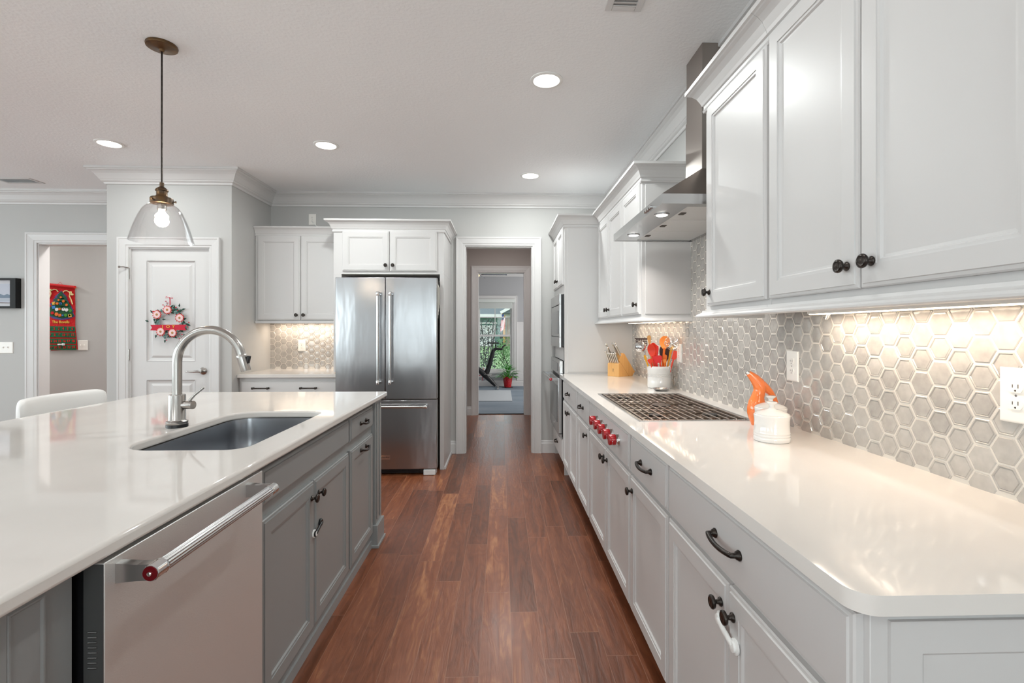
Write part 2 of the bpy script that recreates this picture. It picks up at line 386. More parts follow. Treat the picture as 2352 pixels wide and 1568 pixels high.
def plain_window(name, x0, x1, z0, z1, muntins, mp):
    q = MB(); g = .05
    def bx(a0, a1, b0, b1, d0=0, d1=.05):
        P = [mp(a, b, d) for a in (a0, a1) for b in (b0, b1) for d in (d0, d1)]; q.add(P, [(0, 1, 3, 2), (4, 6, 7, 5), (0, 4, 5, 1), (2, 3, 7, 6), (0, 2, 6, 4), (1, 5, 7, 3)])
    bx(x0, x0+g, z0, z1); bx(x1-g, x1, z0, z1); bx(x0, x1, z0, z0+g); bx(x0, x1, z1-g, z1)
    for m_ in muntins: bx(m_-.02, m_+.02, z0, z1)
    bx(x0, x1, (z0+z1)/2-.02, (z0+z1)/2+.02)
    o = struct(q.build(name, M['trim'])); q2 = MB(); P = [mp(a, b, d) for a in (x0+.03, x1-.03) for b in (z0+.03, z1-.03) for d in (.02, .024)]; q2.add(P, [(0, 1, 3, 2), (4, 6, 7, 5), (0, 4, 5, 1), (2, 3, 7, 6), (0, 2, 6, 4), (1, 5, 7, 3)]); q2.build('window_pane', M['pane'], o)
mr_ = lambda a, b, d: Vector((a, -3.16+d, b)); ml_ = lambda a, b, d: Vector((-8.15+d, a, b))
plain_window('door_2', -2.45, -1.35, 0.01, 2.15, [-1.9], mr_); plain_window('window_2', -7.0, -4.6, .85, 2.25, [-5.8], mr_); plain_window('window_3', -.25, .95, 1.0, 2.1, [.35], mr_)
for i_, (a_, b_) in enumerate(((-2.0, 0), (.25, 2.2), (2.45, 4.4))): plain_window('window_%d' % (4+i_), a_, b_, .7, 2.3, [(a_+b_)/2], ml_)
# back wall with the kitchen doorway and the opening on the left
sbox('wall_back', M['wall'], (.335, 1.345, BY, BY+.12, 0, CE), (-.384, .335, BY, BY+.12, 2.205, CE), (-3.0, -.384, BY, BY+.12, 0, CE),
     (-4.797, -3.0, BY, BY+.12, 2.21, CE), (-8.05, -4.797, BY, BY+.12, 0, CE))
sbox('wall_pantry', M['wall'], (-2.535, -2.42, 4.5, BY, 0, CE), (-3.515, -3.40, 4.5, BY, 0, CE), (-3.40, -3.318, 4.5, 4.62, 0, CE), (-2.61, -2.535, 4.5, 4.62, 0, CE), (-3.318, -2.61, 4.5, 4.62, 2.045, CE))
sbox('wall_entry', M['wall'], (-8.05, -2.6, 6.2, 6.3, 0, CE))
# hall behind the doorway
sbox('wall_hall', M['wall_taupe'], (-.67, -.55, BY+.12, 7.6, 0, CE), (.62, .74, BY+.12, 7.6, 0, CE), (-.67, -.362, 7.6, 7.72, 0, CE), (.363, .74, 7.6, 7.72, 0, CE), (-.362, .363, 7.6, 7.72, 2.203, CE))
# exercise room
GX0, GX1, GZ0, GZ1 = -.57, .285, .33, 2.02
sbox('wall_exercise', M['wall_gym'], (-2.6, GX0, 11.5, 11.62, 0, CE), (GX1, 2.5, 11.5, 11.62, 0, CE), (GX0, GX1, 11.5, 11.62, 0, GZ0), (GX0, GX1, 11.5, 11.62, GZ1, CE),
     (-2.6, -2.5, 7.72, 11.5, 0, CE), (2.4, 2.5, 7.72, 11.5, 0, CE), (-2.6, -.67, 7.6, 7.72, 0, CE), (.74, 2.5, 7.6, 7.72, 0, CE))
CROWN = [(0, -.135), (.010, -.135), (.014, -.130), (.016, -.118), (.028, -.112), (.034, -.106), (.034, -.1), (.040, -.095), (.050, -.078), (.066, -.052), (.082, -.036), (.094, -.029), (.098, -.026), (.1, -.021), (.112, -.02), (.112, 0), (0, 0)]
crown = [(q, CE+h) for q, h in CROWN]
struct(MB().sweep(crown, [(WX, -3.1), (WX, BY), (-2.42, BY), (-2.42, 4.5), (-3.515, 4.5), (-3.515, BY), (-8.05, BY), (-8.05, -3.1)]).build('trim_1', M['trim']))
struct(MB().sweep([(q*1.2, CE+h*1.35) for q, h in CROWN], [(2.4, 7.72), (2.4, 11.5), (-2.5, 11.5), (-2.5, 7.72)]).build('trim_2', M['trim']))
CAS = [(0, 0), (0, -.012), (.006, -.015), (.02, -.015), (.024, -.019), (.06, -.022), (.075, -.024), (.08, -.028), (.093, -.028), (.093, 0)]
def casing(name, x0, x1, zt, y, depth=.12, wid=1.0, mouth=True):
    mb = MB(); pr = [(q*wid, h) for q, h in CAS]
    mb.sweep(pr, [(x0, 0), (x0, zt), (x1, zt), (x1, 0)], lambda a, b, h: (a, y+h, b))
    if mouth: mb.box(x0-.002, x0+.012, y-.001, y+depth, 0, zt); mb.box(x1-.012, x1+.002, y-.001, y+depth, 0, zt); mb.box(x0+.012, x1-.012, y-.001, y+depth, zt-.012, zt+.002)
    return struct(mb.build(name, M['trim']))
casing('trim_3', -.384, .335, 2.205, BY, .12)
casing('trim_4', -4.797, -3.0, 2.21, BY, .12, 1.15)
casing('trim_5', -3.318, -2.61, 2.045, 4.5, .08, .98, True)
casing('trim_6', -.362, .363, 2.203, 7.6, .12, 1.0)
BASE = [(0, 0), (.014, 0), (.014, .1), (.010, .108), (.008, .128), (.003, .134), (0, .134)]
def baseb(name, path, m='trim'):
    struct(MB().sweep(BASE, path).build(name, M[m]))
baseb('baseboard_back', [(.572, BY), (.428, BY)])
baseb('baseboard_doorway', [(-.478, BY), (-.536, BY)])
baseb('baseboard_entry', [(-3.0, 6.2), (-8.05, 6.2)])
baseb('baseboard_left', [(-4.91, BY), (-8.05, BY), (-8.05, -3.1)])
baseb('baseboard_pantry', [(-3.42, 4.5), (-3.515, 4.5), (-3.515, BY)])
baseb('baseboard_hall', [(.62, BY+.12), (.62, 7.6), (.456, 7.6)])
baseb('baseboard_hall', [(-.456, 7.6), (-.55, 7.6), (-.55, BY+.12)])
baseb('baseboard_exercise', [(2.4, 11.5), (-2.5, 11.5)])
# wainscot in the exercise room
wz = MB()
for a, b in ((.366, 2.4), (-2.5, -.66)):
    wz.box(a, b, 11.478, 11.5, 1.46, 1.50); wz.box(a, b, 11.487, 11.5, 1.40, 1.46)
    wz.box(a, b, 11.487, 11.5, .98, 1.08); wz.box(a, b, 11.487, 11.5, .134, .3); wz.box(a, b, 11.493, 11.5, .1, 1.46)
for x in (.366, .9, 1.45, 2.0, -1.2, -1.8, -2.4): wz.box(x, x+.09, 11.488, 11.5, .13, 1.45)
struct(wz.build('trim_7', M['trim']))
struct(MB().box(-.5, .4, 7.655, 7.675, 0, .012).build('trim_8', M['dark']))

# exercise-room window
wn = MB(); mpw = lambda a, b, h: (a, 11.5+h, b)
wn.sweep([(q, h) for q, h in CAS], [(GX0, GZ0), (GX0, GZ1), (GX1, GZ1), (GX1, GZ0)], mpw)
wn.box(GX0-.11, GX1+.11, 11.44, 11.5, GZ0-.03, GZ0)
wn.box(GX0-.09, GX1+.09, 11.485, 11.5, GZ0-.12, GZ0-.03)
wn.box(GX0, GX0+.035, 11.5, 11.6, GZ0, GZ1); wn.box(GX1-.035, GX1, 11.5, 11.6, GZ0, GZ1); wn.box(GX0+.035, GX1-.035, 11.5, 11.6, GZ0, GZ0+.03); wn.box(GX0+.035, GX1-.035, 11.5, 11.6, GZ1-.03, GZ1)
win = struct(wn.build('window_1', M['trim']))
def sash(z0, z1, y, munt):
    s = MB(); x0, x1 = GX0+.035, GX1-.035
    s.box(x0, x0+.04, y, y+.03, z0, z1); s.box(x1-.04, x1, y, y+.03, z0, z1); s.box(x0+.04, x1-.04, y, y+.03, z0, z0+.045); s.box(x0+.04, x1-.04, y, y+.03, z1-.04, z1)
    if munt:
        xm = (x0+x1)/2; s.box(xm-.01, xm+.01, y+.005, y+.02, z0+.045, z1-.04); s.box(x0+.04, xm-.01, y+.006, y+.019, 1.60, 1.62); s.box(xm+.01, x1-.04, y+.006, y+.019, 1.60, 1.62)
    o = s.build('sash', M['trim'], win)
    MB().box(x0+.03, x1-.03, y+.014, y+.018, z0+.03, z1-.03).build('window_pane', M['pane'], o)
sash(1.16, GZ1-.03, 11.56, True); sash(GZ0+.03, 1.20, 11.53, False)
bl = thing('window_blind', 'raised white blind at the top of the exercise room window', 'blind', (-.14, 11.49, 1.98))
MB().box(GX0-.02, GX1+.04, 11.43, 11.49, 1.955, 2.03).build('head_rail', M['blind'], bl)
b2 = MB()
for i in range(13): b2.box(GX0+.04, GX1-.03, 11.445, 11.49, 1.815+i*.0105, 1.8235+i*.0105)
b2.build('slat_stack', M['blind'], bl)

# pantry door
pd = MB(); dx0, dx1, dz1 = -3.312, -2.616, 2.04; Y0 = 4.515
st = .137
pz = [(.012, .22), (.80, 1.93)]
pz = [(.235, .86), (1.03, 1.93)]
pd.box(dx0, dx0+st, Y0, Y0+.035, .01, dz1); pd.box(dx1-st, dx1, Y0, Y0+.035, .01, dz1)
for a, b in ((.01, .235), (.86, 1.03), (1.93, dz1)): pd.box(dx0+st, dx1-st, Y0, Y0+.035, a, b)
for a, b in pz:
    ringloft(pd, dx0+st, dx1-st, a, b, FB(Y0), [(-.002, .034), (-.002, .0), (.0, .0), (.012, .010), (.03, .012), (.05, .003), (.06, .003)])
dr = struct(pd.build('door_1', M['trim']))
lv = MB(); lc = Vector((-2.678, Y0, .942))
lv.lathe([(.032, 0), (.033, .006), (.026, .012), (.013, .018), (.012, .05), (.014, .055), (.0, .058)], lc, (0, -1, 0), 24)
lv.tube([lc+Vector((x, -.048, z)) for x, z in ((0, 0), (-.03, 0), (-.06, -.004), (-.09, -.006), (-.115, -.002), (-.13, -.008))], [.011, .011, .009, .007, .006, .003], 10)
lv.build('door_handle', M['nickel'], dr, smooth=True, angle=50)
for z in (1.814, 1.09, .3):
    h = MB(); h.tube([(dx0-.006, 4.493, z-.05), (dx0-.006, 4.493, z+.05)], .007, 10); h.box(dx0-.02, dx0+.004, 4.505, 4.5135, z-.045, z+.045); h.build('hinge', M['nickel'], dr)
h = MB(); h.tube([(dx0-.006, 4.49, 1.864), (dx0-.03, 4.46, 1.87), (dx0-.05, 4.45, 1.868)], .005, 8); h.lathe([(.009, 0), (.009, .012)], (dx0-.05, 4.45, 1.868), (-1, -.3, 0), 10); h.build('door_stop', M['nickel'], dr)

# ------------------------------------------------------------ hexagon tile backsplashes
def hexwall(name, F, a0, a1, b0, b1, excl, aoff, boff, seed, V=.0672):
    rnd = random.Random(seed); mb = MB(); R = V/math.sqrt(3); tints = []
    mb.cur = 0
    base = MB()
    ca = a0; k = 0
    na = int((a1-a0)/(1.5*R))+2; nb = int((b1-b0)/V)+2
    def ring(a, b, r, d): return [F(a+r*math.cos(PI/3*i), b+r*math.sin(PI/3*i), -d) for i in range(6)]
    for i in range(na+1):
        for j in range(nb+1):
            a = a0+aoff+i*1.5*R; b = b0+boff+j*V+(V/2 if i % 2 else 0)
            if not excl(a, b): continue
            r = R-.0026; f0 = len(mb.f); jd = rnd.uniform(0, .0006)
            if rnd.random() < .42: rg = [ring(a, b, r, .001), ring(a, b, r-.0004, .0052), ring(a, b, r-.003, .0066+jd), ring(a, b, r*.5, .0069+jd)]
            else: rg = [ring(a, b, r, .001), ring(a, b, r-.0004, .0052), ring(a, b, r-.002, .0064), ring(a, b, r*.87, .0068), ring(a, b, r*.82, .0046), ring(a, b, r*.77, .0058), ring(a, b, r*.4, .0064)]
            mb.loft(rg, cap0=False); tints += [rnd.uniform(-.18, .25)]*(len(mb.f)-f0)
    nt = len(mb.f)
    return mb, tints
def finish_tiles(name, mb, tints, grout):
    mb.cur = 1
    for g in grout: mb.box(*g)
    o = mb.build(name, [M['tile'], M['grout']], smooth=True, angle=30)
    at = o.data.attributes.new('tint', 'FLOAT', 'FACE'); t = tints+[0]*(len(mb.f)-len(tints))
    at.data.foreach_set('value', t); return o
mb, tn = hexwall('x', FR(1.193), .70, 4.42, .90, 1.92, lambda a, b: (.68 < a < 4.44) and (b < 1.40 or (2.07 < a < 3.07 and b < 1.89)), .013, .024, 3)
o = finish_tiles('wall_backsplash', mb, tn, [(1.1884, 1.1955, .70, 4.42, .9, 1.40), (1.1884, 1.1955, 2.07, 3.07, 1.401, 1.89)]); struct(o)
mb, tn = hexwall('x', FB(5.248), -2.42, -1.5, .89, 1.4, lambda a, b: a < -1.52, .02, .034, 5)
o = finish_tiles('wall_backsplash', mb, tn, [(-2.42, -1.52, 5.2434, 5.2505, .89, 1.42)]); struct(o)

# ------------------------------------------------------------ right-hand base cabinets
F = FR(.552); FX = .572
def base_unit(label, y0, y1, side=False):
    t = thing('base_cabinet', label, 'cabinet', ((FX+WX)/2, (y0+y1)/2, 0), 'white base cabinets under the long right-hand worktop')
    b = MB(); b.box(FX, WX-.005, y0+.0005, y1-.0005, .105, .882); b.build('cabinet_body', M['cab'], t, bevel=.0015)
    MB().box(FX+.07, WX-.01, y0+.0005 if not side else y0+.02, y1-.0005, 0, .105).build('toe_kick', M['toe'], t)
    return t
# A: wide drawer over a pair of doors, at the near end
t = base_unit('white base cabinet at the near end, wide drawer over two doors with child lock', .745, 1.62, True)
drawer(F, .759, 1.614, .704, .862, M['cab'], t, L=.128, drop=.004)
d1 = door(F, 1.189, 1.614, .115, .688, M['cab'], t); knob(F, 1.218, .628, d1)
d2 = door(F, .759, 1.184, .115, .688, M['cab'], t); knob(F, 1.153, .626, d2)
ep = MB(); ringloft(ep, .60, WX-.01, .115, .86, FB(.739), [(0, .008), (0, .0), (.05, 0), (.055, .004), (.06, .004)]); ep.build('end_panel', M['cab'], t)
lk = MB()
for a, b in ((1.218, .585), (1.14, .565)): lk.lathe([(.018, 0), (.0185, .004), (.013, .006), (.012, .011), (.0, .013)], F(a, b, 0), (-1, 0, 0), 24)
lk.tube([F(1.215, .585, -.008), F(1.18, .582, -.013), F(1.14, .566, -.008)], .006, 10, flat=((0, 0, 1), 1.4))
lk.build('child_lock', M['whiteplastic'], t, smooth=True, angle=50)
# B
t = base_unit('white base cabinet, one drawer over one door, on the near side of the red knobs', 1.6205, 2.10)
drawer(F, 1.63, 2.088, .704, .862, M['cab'], t, L=.128, drop=.004)
d = door(F, 1.63, 2.095, .115, .688, M['cab'], t); knob(F, 2.055, .632, d)
# C cooktop unit
t = base_unit('white base cabinet below the gas cooktop carrying a plain panel behind red knobs', 2.1005, 3.095)
cpan = door(F, 2.118, 3.08, .704, .862, M['cab'], t, 'control_panel', DRAW)
d = door(F, 2.107, 2.585, .115, .688, M['cab'], t); knob(F, 2.545, .632, d)
d = door(F, 2.59, 3.07, .115, .688, M['cab'], t); knob(F, 2.625, .632, d)
# D
t = base_unit('white base cabinet with narrow drawer over one door, just beyond the cooktop panel', 3.0955, 3.58)
drawer(F, 3.125, 3.551, .704, .862, M['cab'], t, L=.1)
d = door(F, 3.118, 3.565, .115, .688, M['cab'], t); knob(F, 3.155, .632, d)
# E
t = base_unit('white base cabinet next to the oven tower with a drawer over two doors', 3.5805, 4.405)
drawer(F, 3.61, 4.385, .704, .862, M['cab'], t, L=.1)
d = door(F, 3.602, 3.99, .115, .688, M['cab'], t); knob(F, 3.957, .632, d)
d = door(F, 3.996, 4.385, .115, .688, M['cab'], t); knob(F, 4.03, .632, d)
# worktop
def slab(outer, hole, z0, z1, name, loc, bevel=.006):
    bm = bmesh.new()
    for lp in [outer]+([hole] if hole else []):
        vs = [bm.verts.new((x, y, z1)) for x, y in lp]
        for i in range(len(vs)): bm.edges.new((vs[i], vs[(i+1) % len(vs)]))
    bmesh.ops.triangle_fill(bm, use_beauty=True, use_dissolve=False, edges=bm.edges[:])
    r = bmesh.ops.extrude_face_region(bm, geom=bm.faces[:]); bmesh.ops.translate(bm, vec=(0, 0, z0-z1), verts=[g for g in r['geom'] if isinstance(g, bmesh.types.BMVert)])
    bmesh.ops.recalc_face_normals(bm, faces=bm.faces)
    bmesh.ops.translate(bm, vec=-Vector(loc), verts=bm.verts)
    me = bpy.data.meshes.new(name); bm.to_mesh(me); bm.free(); me.materials.append(M['quartz'])
    o = bpy.data.objects.new(name, me); C.objects.link(o); o.location = loc; W[o.name] = Vector(loc)
    md = o.modifiers.new('bevel', 'BEVEL'); md.width = bevel; md.segments = 3; md.limit_method = 'ANGLE'; md.angle_limit = math.radians(50)
    me.polygons.foreach_set('use_smooth', [True]*len(me.polygons)); me.set_sharp_from_angle(angle=math.radians(30))
    return o
def rrect(x0, x1, y0, y1, r, n=8, rr=None):
    pts = []; rr = rr or (r, r, r, r)
    for (cx, cy, a0, q) in ((x1-rr[0], y1-rr[0], 0, rr[0]), (x0+rr[1], y1-rr[1], 90, rr[1]), (x0+rr[2], y0+rr[2], 180, rr[2]), (x1-rr[3], y0+rr[3], 270, rr[3])):
        for i in range(n+1):
            a = math.radians(a0+90*i/n); pts.append((cx+q*math.cos(a), cy+q*math.sin(a)))
    return pts
tag(slab(rrect(.527, 1.193, .712, 4.418, .03, rr=(.002, .002, .04, .002)), [(.601, 2.114), (.601, 3.016), (1.097, 3.016), (1.097, 2.114)], .884, .915, 'worktop', (.86, 2.5, .884)), 'long white quartz worktop running along the right-hand tiled wall', 'worktop')

# ------------------------------------------------------------ oven tower
t = thing('oven_tower_cabinet', 'tall white tower cabinet housing oven and microwave at far end of the right-hand run', 'cabinet', (.88, 4.83, 0))
b = MB()
b.box(FX, WX-.003, 4.422, 4.44, 0, 2.30); b.box(FX, WX-.003, 5.215, 5.235, 0, 2.30)      # sides
b.box(FX, FX+.02, 4.44, 5.215, 1.03, 1.15); b.box(FX, FX+.02, 4.44, 5.215, 1.64, 2.30); b.box(FX, FX+.02, 4.44, 5.215, .105, .33)
b.box(FX+.07, FX+.09, 4.44, 5.215, 0, .105); b.box(FX+.02, WX-.003, 4.44, 5.215, 2.28, 2.30); b.box(1.15, WX-.003, 4.44, 5.215, .1, 2.28)
b.box(FX, FX+.02, 4.44, 4.465, .33, 1.64); b.box(FX, FX+.02, 5.19, 5.215, .33, 1.64)
b.build('cabinet_body', M['cab'], t)
ep = MB(); ringloft(ep, .60, WX-.004, .93, 2.24, FB(4.418), [(0, .006), (0, .003), (.003, 0), (.01, 0)]); ep.build('side_panel', M['cab'], t)
d = door(F, 4.452, 4.828, 1.722, 2.25, M['cab'], t); knob(F, 4.79, 1.785, d)
d = door(F, 4.834, 5.205, 1.722, 2.25, M['cab'], t); knob(F, 4.872, 1.785, d)
drawer(F, 4.452, 5.205, .118, .318, M['cab'], t, L=.1)
CC = [(0, -.115), (.008, -.113), (.012, -.105), (.008, -.098), (.008, -.086), (.014, -.082), (.018, -.07), (.03, -.045), (.045, -.028), (.056, -.022), (.06, -.018), (.068, -.016), (.068, 0), (0, 0)]
def ccrown(path, ztop, parent): return MB().sweep([(q, ztop+h) for q, h in CC], path).build('crown_moulding', M['cab'], parent)
ccrown([(.885, 4.422), (FX, 4.422), (FX, BY-.01)], 2.345, t)
# wall oven
t = thing('wall_oven', 'stainless steel built-in wall oven low in the white tower, black on its near side', 'oven', (.6, 4.83, .33))
b = MB(); b.box(.55, 1.1, 4.468, 5.188, .335, 1.025); b.build('oven_body', M['black'], t)
MB().box(.53, .552, 4.45, 5.20, .335, .365).build('bottom_trim', M['steel'], t)
MB().box(.53, .56, 4.45, 5.20, .90, 1.03).build('control_panel', M['steel'], t, bevel=.003)
MB().box(.527, .5305, 4.60, 5.05, .925, 1.0).build('display', M['blackglass'], t)
od = MB().box(.518, .55, 4.45, 5.20, .37, .872).build('oven_door', M['steel'], t, bevel=.003)
MB().box(.5155, .519, 4.53, 5.12, .46, .80).build('oven_window', M['blackglass'], od)
hd = MB(); hd.tube([(.452, 4.47, .862), (.452, 5.18, .862)], .013, 16)
for y in (4.49, 5.16): hd.box(.452, .52, y-.012, y+.012, .85, .874)
ho = hd.build('handle', M['steel'], od, smooth=True)
MB().lathe([(.0135, 0), (.0135, .002), (.006, .003)], (.452, 4.47, .862), (0, -1, 0), 20).build('medallion', M['redknob'], ho)
MB().lathe([(.005, .003), (.004, .005)], (.452, 4.47, .862), (0, -1, 0), 12).build('medallion_centre', M['chrome'], ho)
MB().box(.5165, .519, 4.80, 4.85, .405, .425).build('badge', M['chrome'], od)
# microwave
t = thing('microwave', 'stainless steel built-in microwave above the wall oven with framed glass door', 'microwave', (.6, 4.83, 1.15))
MB().box(.56, 1.0, 4.47, 5.185, 1.16, 1.63).build('microwave_body', M['black'], t)
MB().box(.545, .562, 4.458, 5.195, 1.155, 1.635).build('trim_kit_back', M['black'], t)
fr = MB(); fr.box(.528, .545, 4.45, 5.2, 1.15, 1.245); fr.box(.528, .545, 4.45, 5.2, 1.545, 1.64); fr.box(.528, .545, 4.45, 4.50, 1.245, 1.545); fr.box(.528, .545, 5.15, 5.2, 1.245, 1.545)
fr.build('trim_frame', M['steel'], t, bevel=.002)
md = MB().box(.53, .546, 4.505, 5.145, 1.252, 1.538).build('microwave_door', M['steel'], t)
MB().box(.527, .531, 4.53, 5.12, 1.275, 1.49).build('microwave_window', M['blackglass'], md)

# ------------------------------------------------------------ wall cabinets on the right
UF = FR(.862); UX = .88
def light_rail(path, z0, parent):
    return MB().sweep([(0, z0+.03), (.012, z0+.03), (.014, z0+.022), (.02, z0+.018), (.028, z0+.014), (.034, z0+.008), (.034, z0+.003), (.03, z0), (0, z0)], path).build('light_rail', M['cab'], parent)
def upper(label, y0, y1, ztop=2.30, parent_group='white wall cabinets on the right-hand wall'):
    t = thing('wall_cabinet', label, 'cabinet', ((UX+WX)/2, (y0+y1)/2, 1.385), parent_group)
    MB().box(UX, WX-.003, y0, y1, 1.385, ztop).build('cabinet_body', M['cab'], t, bevel=.0015)
    return t
# far pair + single beyond the hood
t = upper('white wall cabinet with three doors between hood and oven tower', 3.05, 4.415)
for a, b, k in ((3.07, 3.49, 3.105), (3.515, 3.94, 3.905), (3.946, 4.37, 3.985)):
    d = door(UF, a, b, 1.41, 2.235, M['cab'], t)
    knob(UF, {3.105: 3.11, 3.905: 3.905, 3.985: 3.985}[k], 1.472, d)
ccrown([(WX-.003, 3.05), (UX, 3.05), (UX, 4.35)], 2.345, t)
light_rail([(WX-.003, 3.05), (UX, 3.05), (UX, 4.415)], 1.362, t)
ringloft(MB(), .90, WX-.006, 1.41, 2.22, FB(3.044), [(0, .006), (0, .002), (.002, 0), (.012, 0)]).build('end_panel', M['cab'], t)
# near: single then pair
t = upper('white wall cabinet with single narrow door right beside the range hood', 1.575, 2.085)
d = door(UF, 1.585, 2.045, 1.41, 2.245, M['cab'], t); knob(UF, 2.012, 1.466, d)
MB().sweep([(q, 2.355+h) for q, h in CC], [(UX, 1.5765), (UX, 2.085), (WX-.003, 2.085)]).build('crown_moulding', M['cab'], t)
MB().sweep([(0, 1.392), (.012, 1.392), (.014, 1.384), (.02, 1.380), (.028, 1.376), (.034, 1.370), (.034, 1.365), (.03, 1.362), (0, 1.362)], [(UX, 1.5765), (UX, 2.085), (WX-.06, 2.085)]).build('light_rail', M['cab'], t)
t = upper('large white wall cabinet with two wide doors at near right', .70, 1.5745)
d = door(UF, 1.165, 1.567, 1.41, 2.265, M['cab'], t); knob(UF, 1.2, 1.468, d)
d = door(UF, .735, 1.160, 1.41, 2.265, M['cab'], t); knob(UF, 1.118, 1.47, d)
MB().sweep([(q, 2.355+h) for q, h in CC], [(UX, .70), (UX, 1.5755)]).build('crown_moulding', M['cab'], t)
MB().sweep([(0, 1.392), (.012, 1.392), (.014, 1.384), (.02, 1.380), (.028, 1.376), (.034, 1.370), (.034, 1.365), (.03, 1.362), (0, 1.362)], [(UX, .70), (UX, 1.5755)]).build('light_rail', M['cab'], t)
# under-cabinet lamps
def under_lamp(label, p0, p1, power, horiz):
    x0, y0 = p0; x1, y1 = p1
    t = thing('under_cabinet_light', label, 'light', ((x0+x1)/2, (y0+y1)/2, 1.385), 'slim lamps under the wall cabinets')
    MB().box(x0, x1, y0, y1, 1.366, 1.3845).build('lamp_housing', M['whiteplastic'], t)
    MB().box(x0+.004, x1-.004, y0+.004, y1-.004, 1.3635, 1.3662).build('diffuser', M['strip'], t)
    area('lamp_light', Vector(((x0+x1)/2, (y0+y1)/2, 1.362))-W[t.name], (0, 0, 0), x1-x0-.01, y1-y0-.01, power, (1, .85, .69), t)
    return t
t = under_lamp('slim white lamp under the near right wall cabinet with a looped cable', (1.09, .95), (1.13, 1.72), .95, 0)
t2 = MB(); t2.tube([(1.16, 1.70, 1.383), (1.15, 1.69, 1.358), (1.12, 1.66, 1.348), (1.10, 1.62, 1.362), (1.10, 1.6, 1.375)], .004, 8); t2.build('cable', M['whiteplastic'], t, smooth=True)
under_lamp('slim lamp under the far wall cabinet above the utensil crock', (1.09, 3.15), (1.13, 4.2), .45, 0)

# ------------------------------------------------------------ range hood
t = thing('range_hood', 'stainless steel chimney range hood above the gas cooktop', 'range hood', (.95, 2.56, 1.855))
hx, y0, y1, z0, z1 = .695, 2.107, 3.02, 1.857, 1.90
c = MB(); X0 = hx; X1 = WX-.002
cx, cy0, cy1 = 1.0, 2.42, 2.635
# rim (hollow below) and pyramid
c.box(X0, X0+.004, y0, y1, z0, z1); c.box(X0+.004, X1, y0, y0+.004, z0, z1); c.box(X0+.004, X1, y1-.004, y1, z0, z1)
c.build('canopy_rim', M['steel'], t)
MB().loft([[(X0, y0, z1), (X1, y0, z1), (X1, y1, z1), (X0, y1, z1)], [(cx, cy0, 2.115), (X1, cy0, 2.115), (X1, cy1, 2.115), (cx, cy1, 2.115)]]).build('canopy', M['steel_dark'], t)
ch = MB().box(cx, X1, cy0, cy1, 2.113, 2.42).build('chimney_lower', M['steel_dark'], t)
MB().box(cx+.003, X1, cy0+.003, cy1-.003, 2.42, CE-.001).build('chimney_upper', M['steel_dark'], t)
u = MB(); u.box(X0+.004, X0+.135, y0+.004, y1-.004, z0+.002, z0+.006); u.box(X0+.135, X1-.02, y0+.004, y0+.06, z0+.002, z0+.006); u.box(X0+.135, X1-.02, y1-.03, y1-.004, z0+.002, z0+.006); u.box(X1-.03, X1, y0+.004, y1-.004, z0+.002, z0+.02)
u.build('underside_plate', M['steel'], t)
fy = [y0+.06+i*(.822/3) for i in range(4)]
for i in range(3):
    f = MB().box(X0+.137, X1-.03, fy[i]+.004, fy[i+1]-.004, z0+.004, z0+.012).build('grease_filter', M['filter'], t, bevel=.002)
    q = MB(); q.box(X0+.15, X0+.175, (fy[i]+fy[i+1])/2-.02, (fy[i]+fy[i+1])/2+.02, z0+.001, z0+.004); q.build('latch', M['slot'], f)
for y in (2.32, 2.82):
    l = MB().lathe([(.036, 0), (.036, .003), (.03, .004)], (X0+.07, y, z0+.002), (0, 0, -1), 28).build('hood_lamp', M['steel'], t)
    MB().lathe([(.027, 0), (.024, .0015)], (X0+.07, y, z0-.002), (0, 0, -1), 24).build('lamp_lens', M['lens_hood'], l)
    area('lamp_light', Vector((X0+.07, y, z0-.006))-W[t.name], (0, 0, 0), .045, .045, 1.0, (1, .95, .89), t, 'DISK', 2.2)
for i in range(4):
    MB().lathe([(.008, 0), (.008, .008), (.0, .009)], (X0, 2.33-.03*i+.02, 1.879), (-1, 0, 0), 14).build('control_button', M['chrome'], t)

# ------------------------------------------------------------ cooktop
t = thing('gas_cooktop', 'stainless steel gas cooktop with continuous grates set in the right-hand worktop', 'cooktop', (.85, 2.563, .915))
kx0, kx1, ky0, ky1 = .595, 1.103, 2.108, 3.022
k = MB(); k.box(kx0+.012, kx1-.012, ky0+.012, ky1-.012, .890, .9); k.build('cooktop_tray', M['cooktop'], t)
k = MB()
k.loft([[Vector((kx0+i, ky0+i, z)), Vector((kx1-i, ky0+i, z)), Vector((kx1-i, ky1-i, z)), Vector((kx0+i, ky1-i, z))] for i, z in ((.008, .888), (.008, .9152), (0, .9154), (0, .9172), (.002, .9182), (.017, .9182), (.018, .916), (.018, .888))], close=True)
k.build('frame', M['steel'], t)
for (x, y, r) in ((.72, 2.27, .034), (.98, 2.27, .042), (.84, 2.565, .055), (.72, 2.86, .042), (.98, 2.86, .034)):
    bb = MB().lathe([(r*1.25, 0), (r*1.25, .004), (r, .006), (r, .012)], (x, y, .8998), (0, 0, 1), 28).build('burner', M['cooktop'], t, smooth=True)
    MB().lathe([(r*.9, .012), (r*.92, .017), (r*.7, .019), (0, .0195)], (x, y, .8998), (0, 0, 1), 28).build('burner_cap', M['burner'], bb, smooth=True)
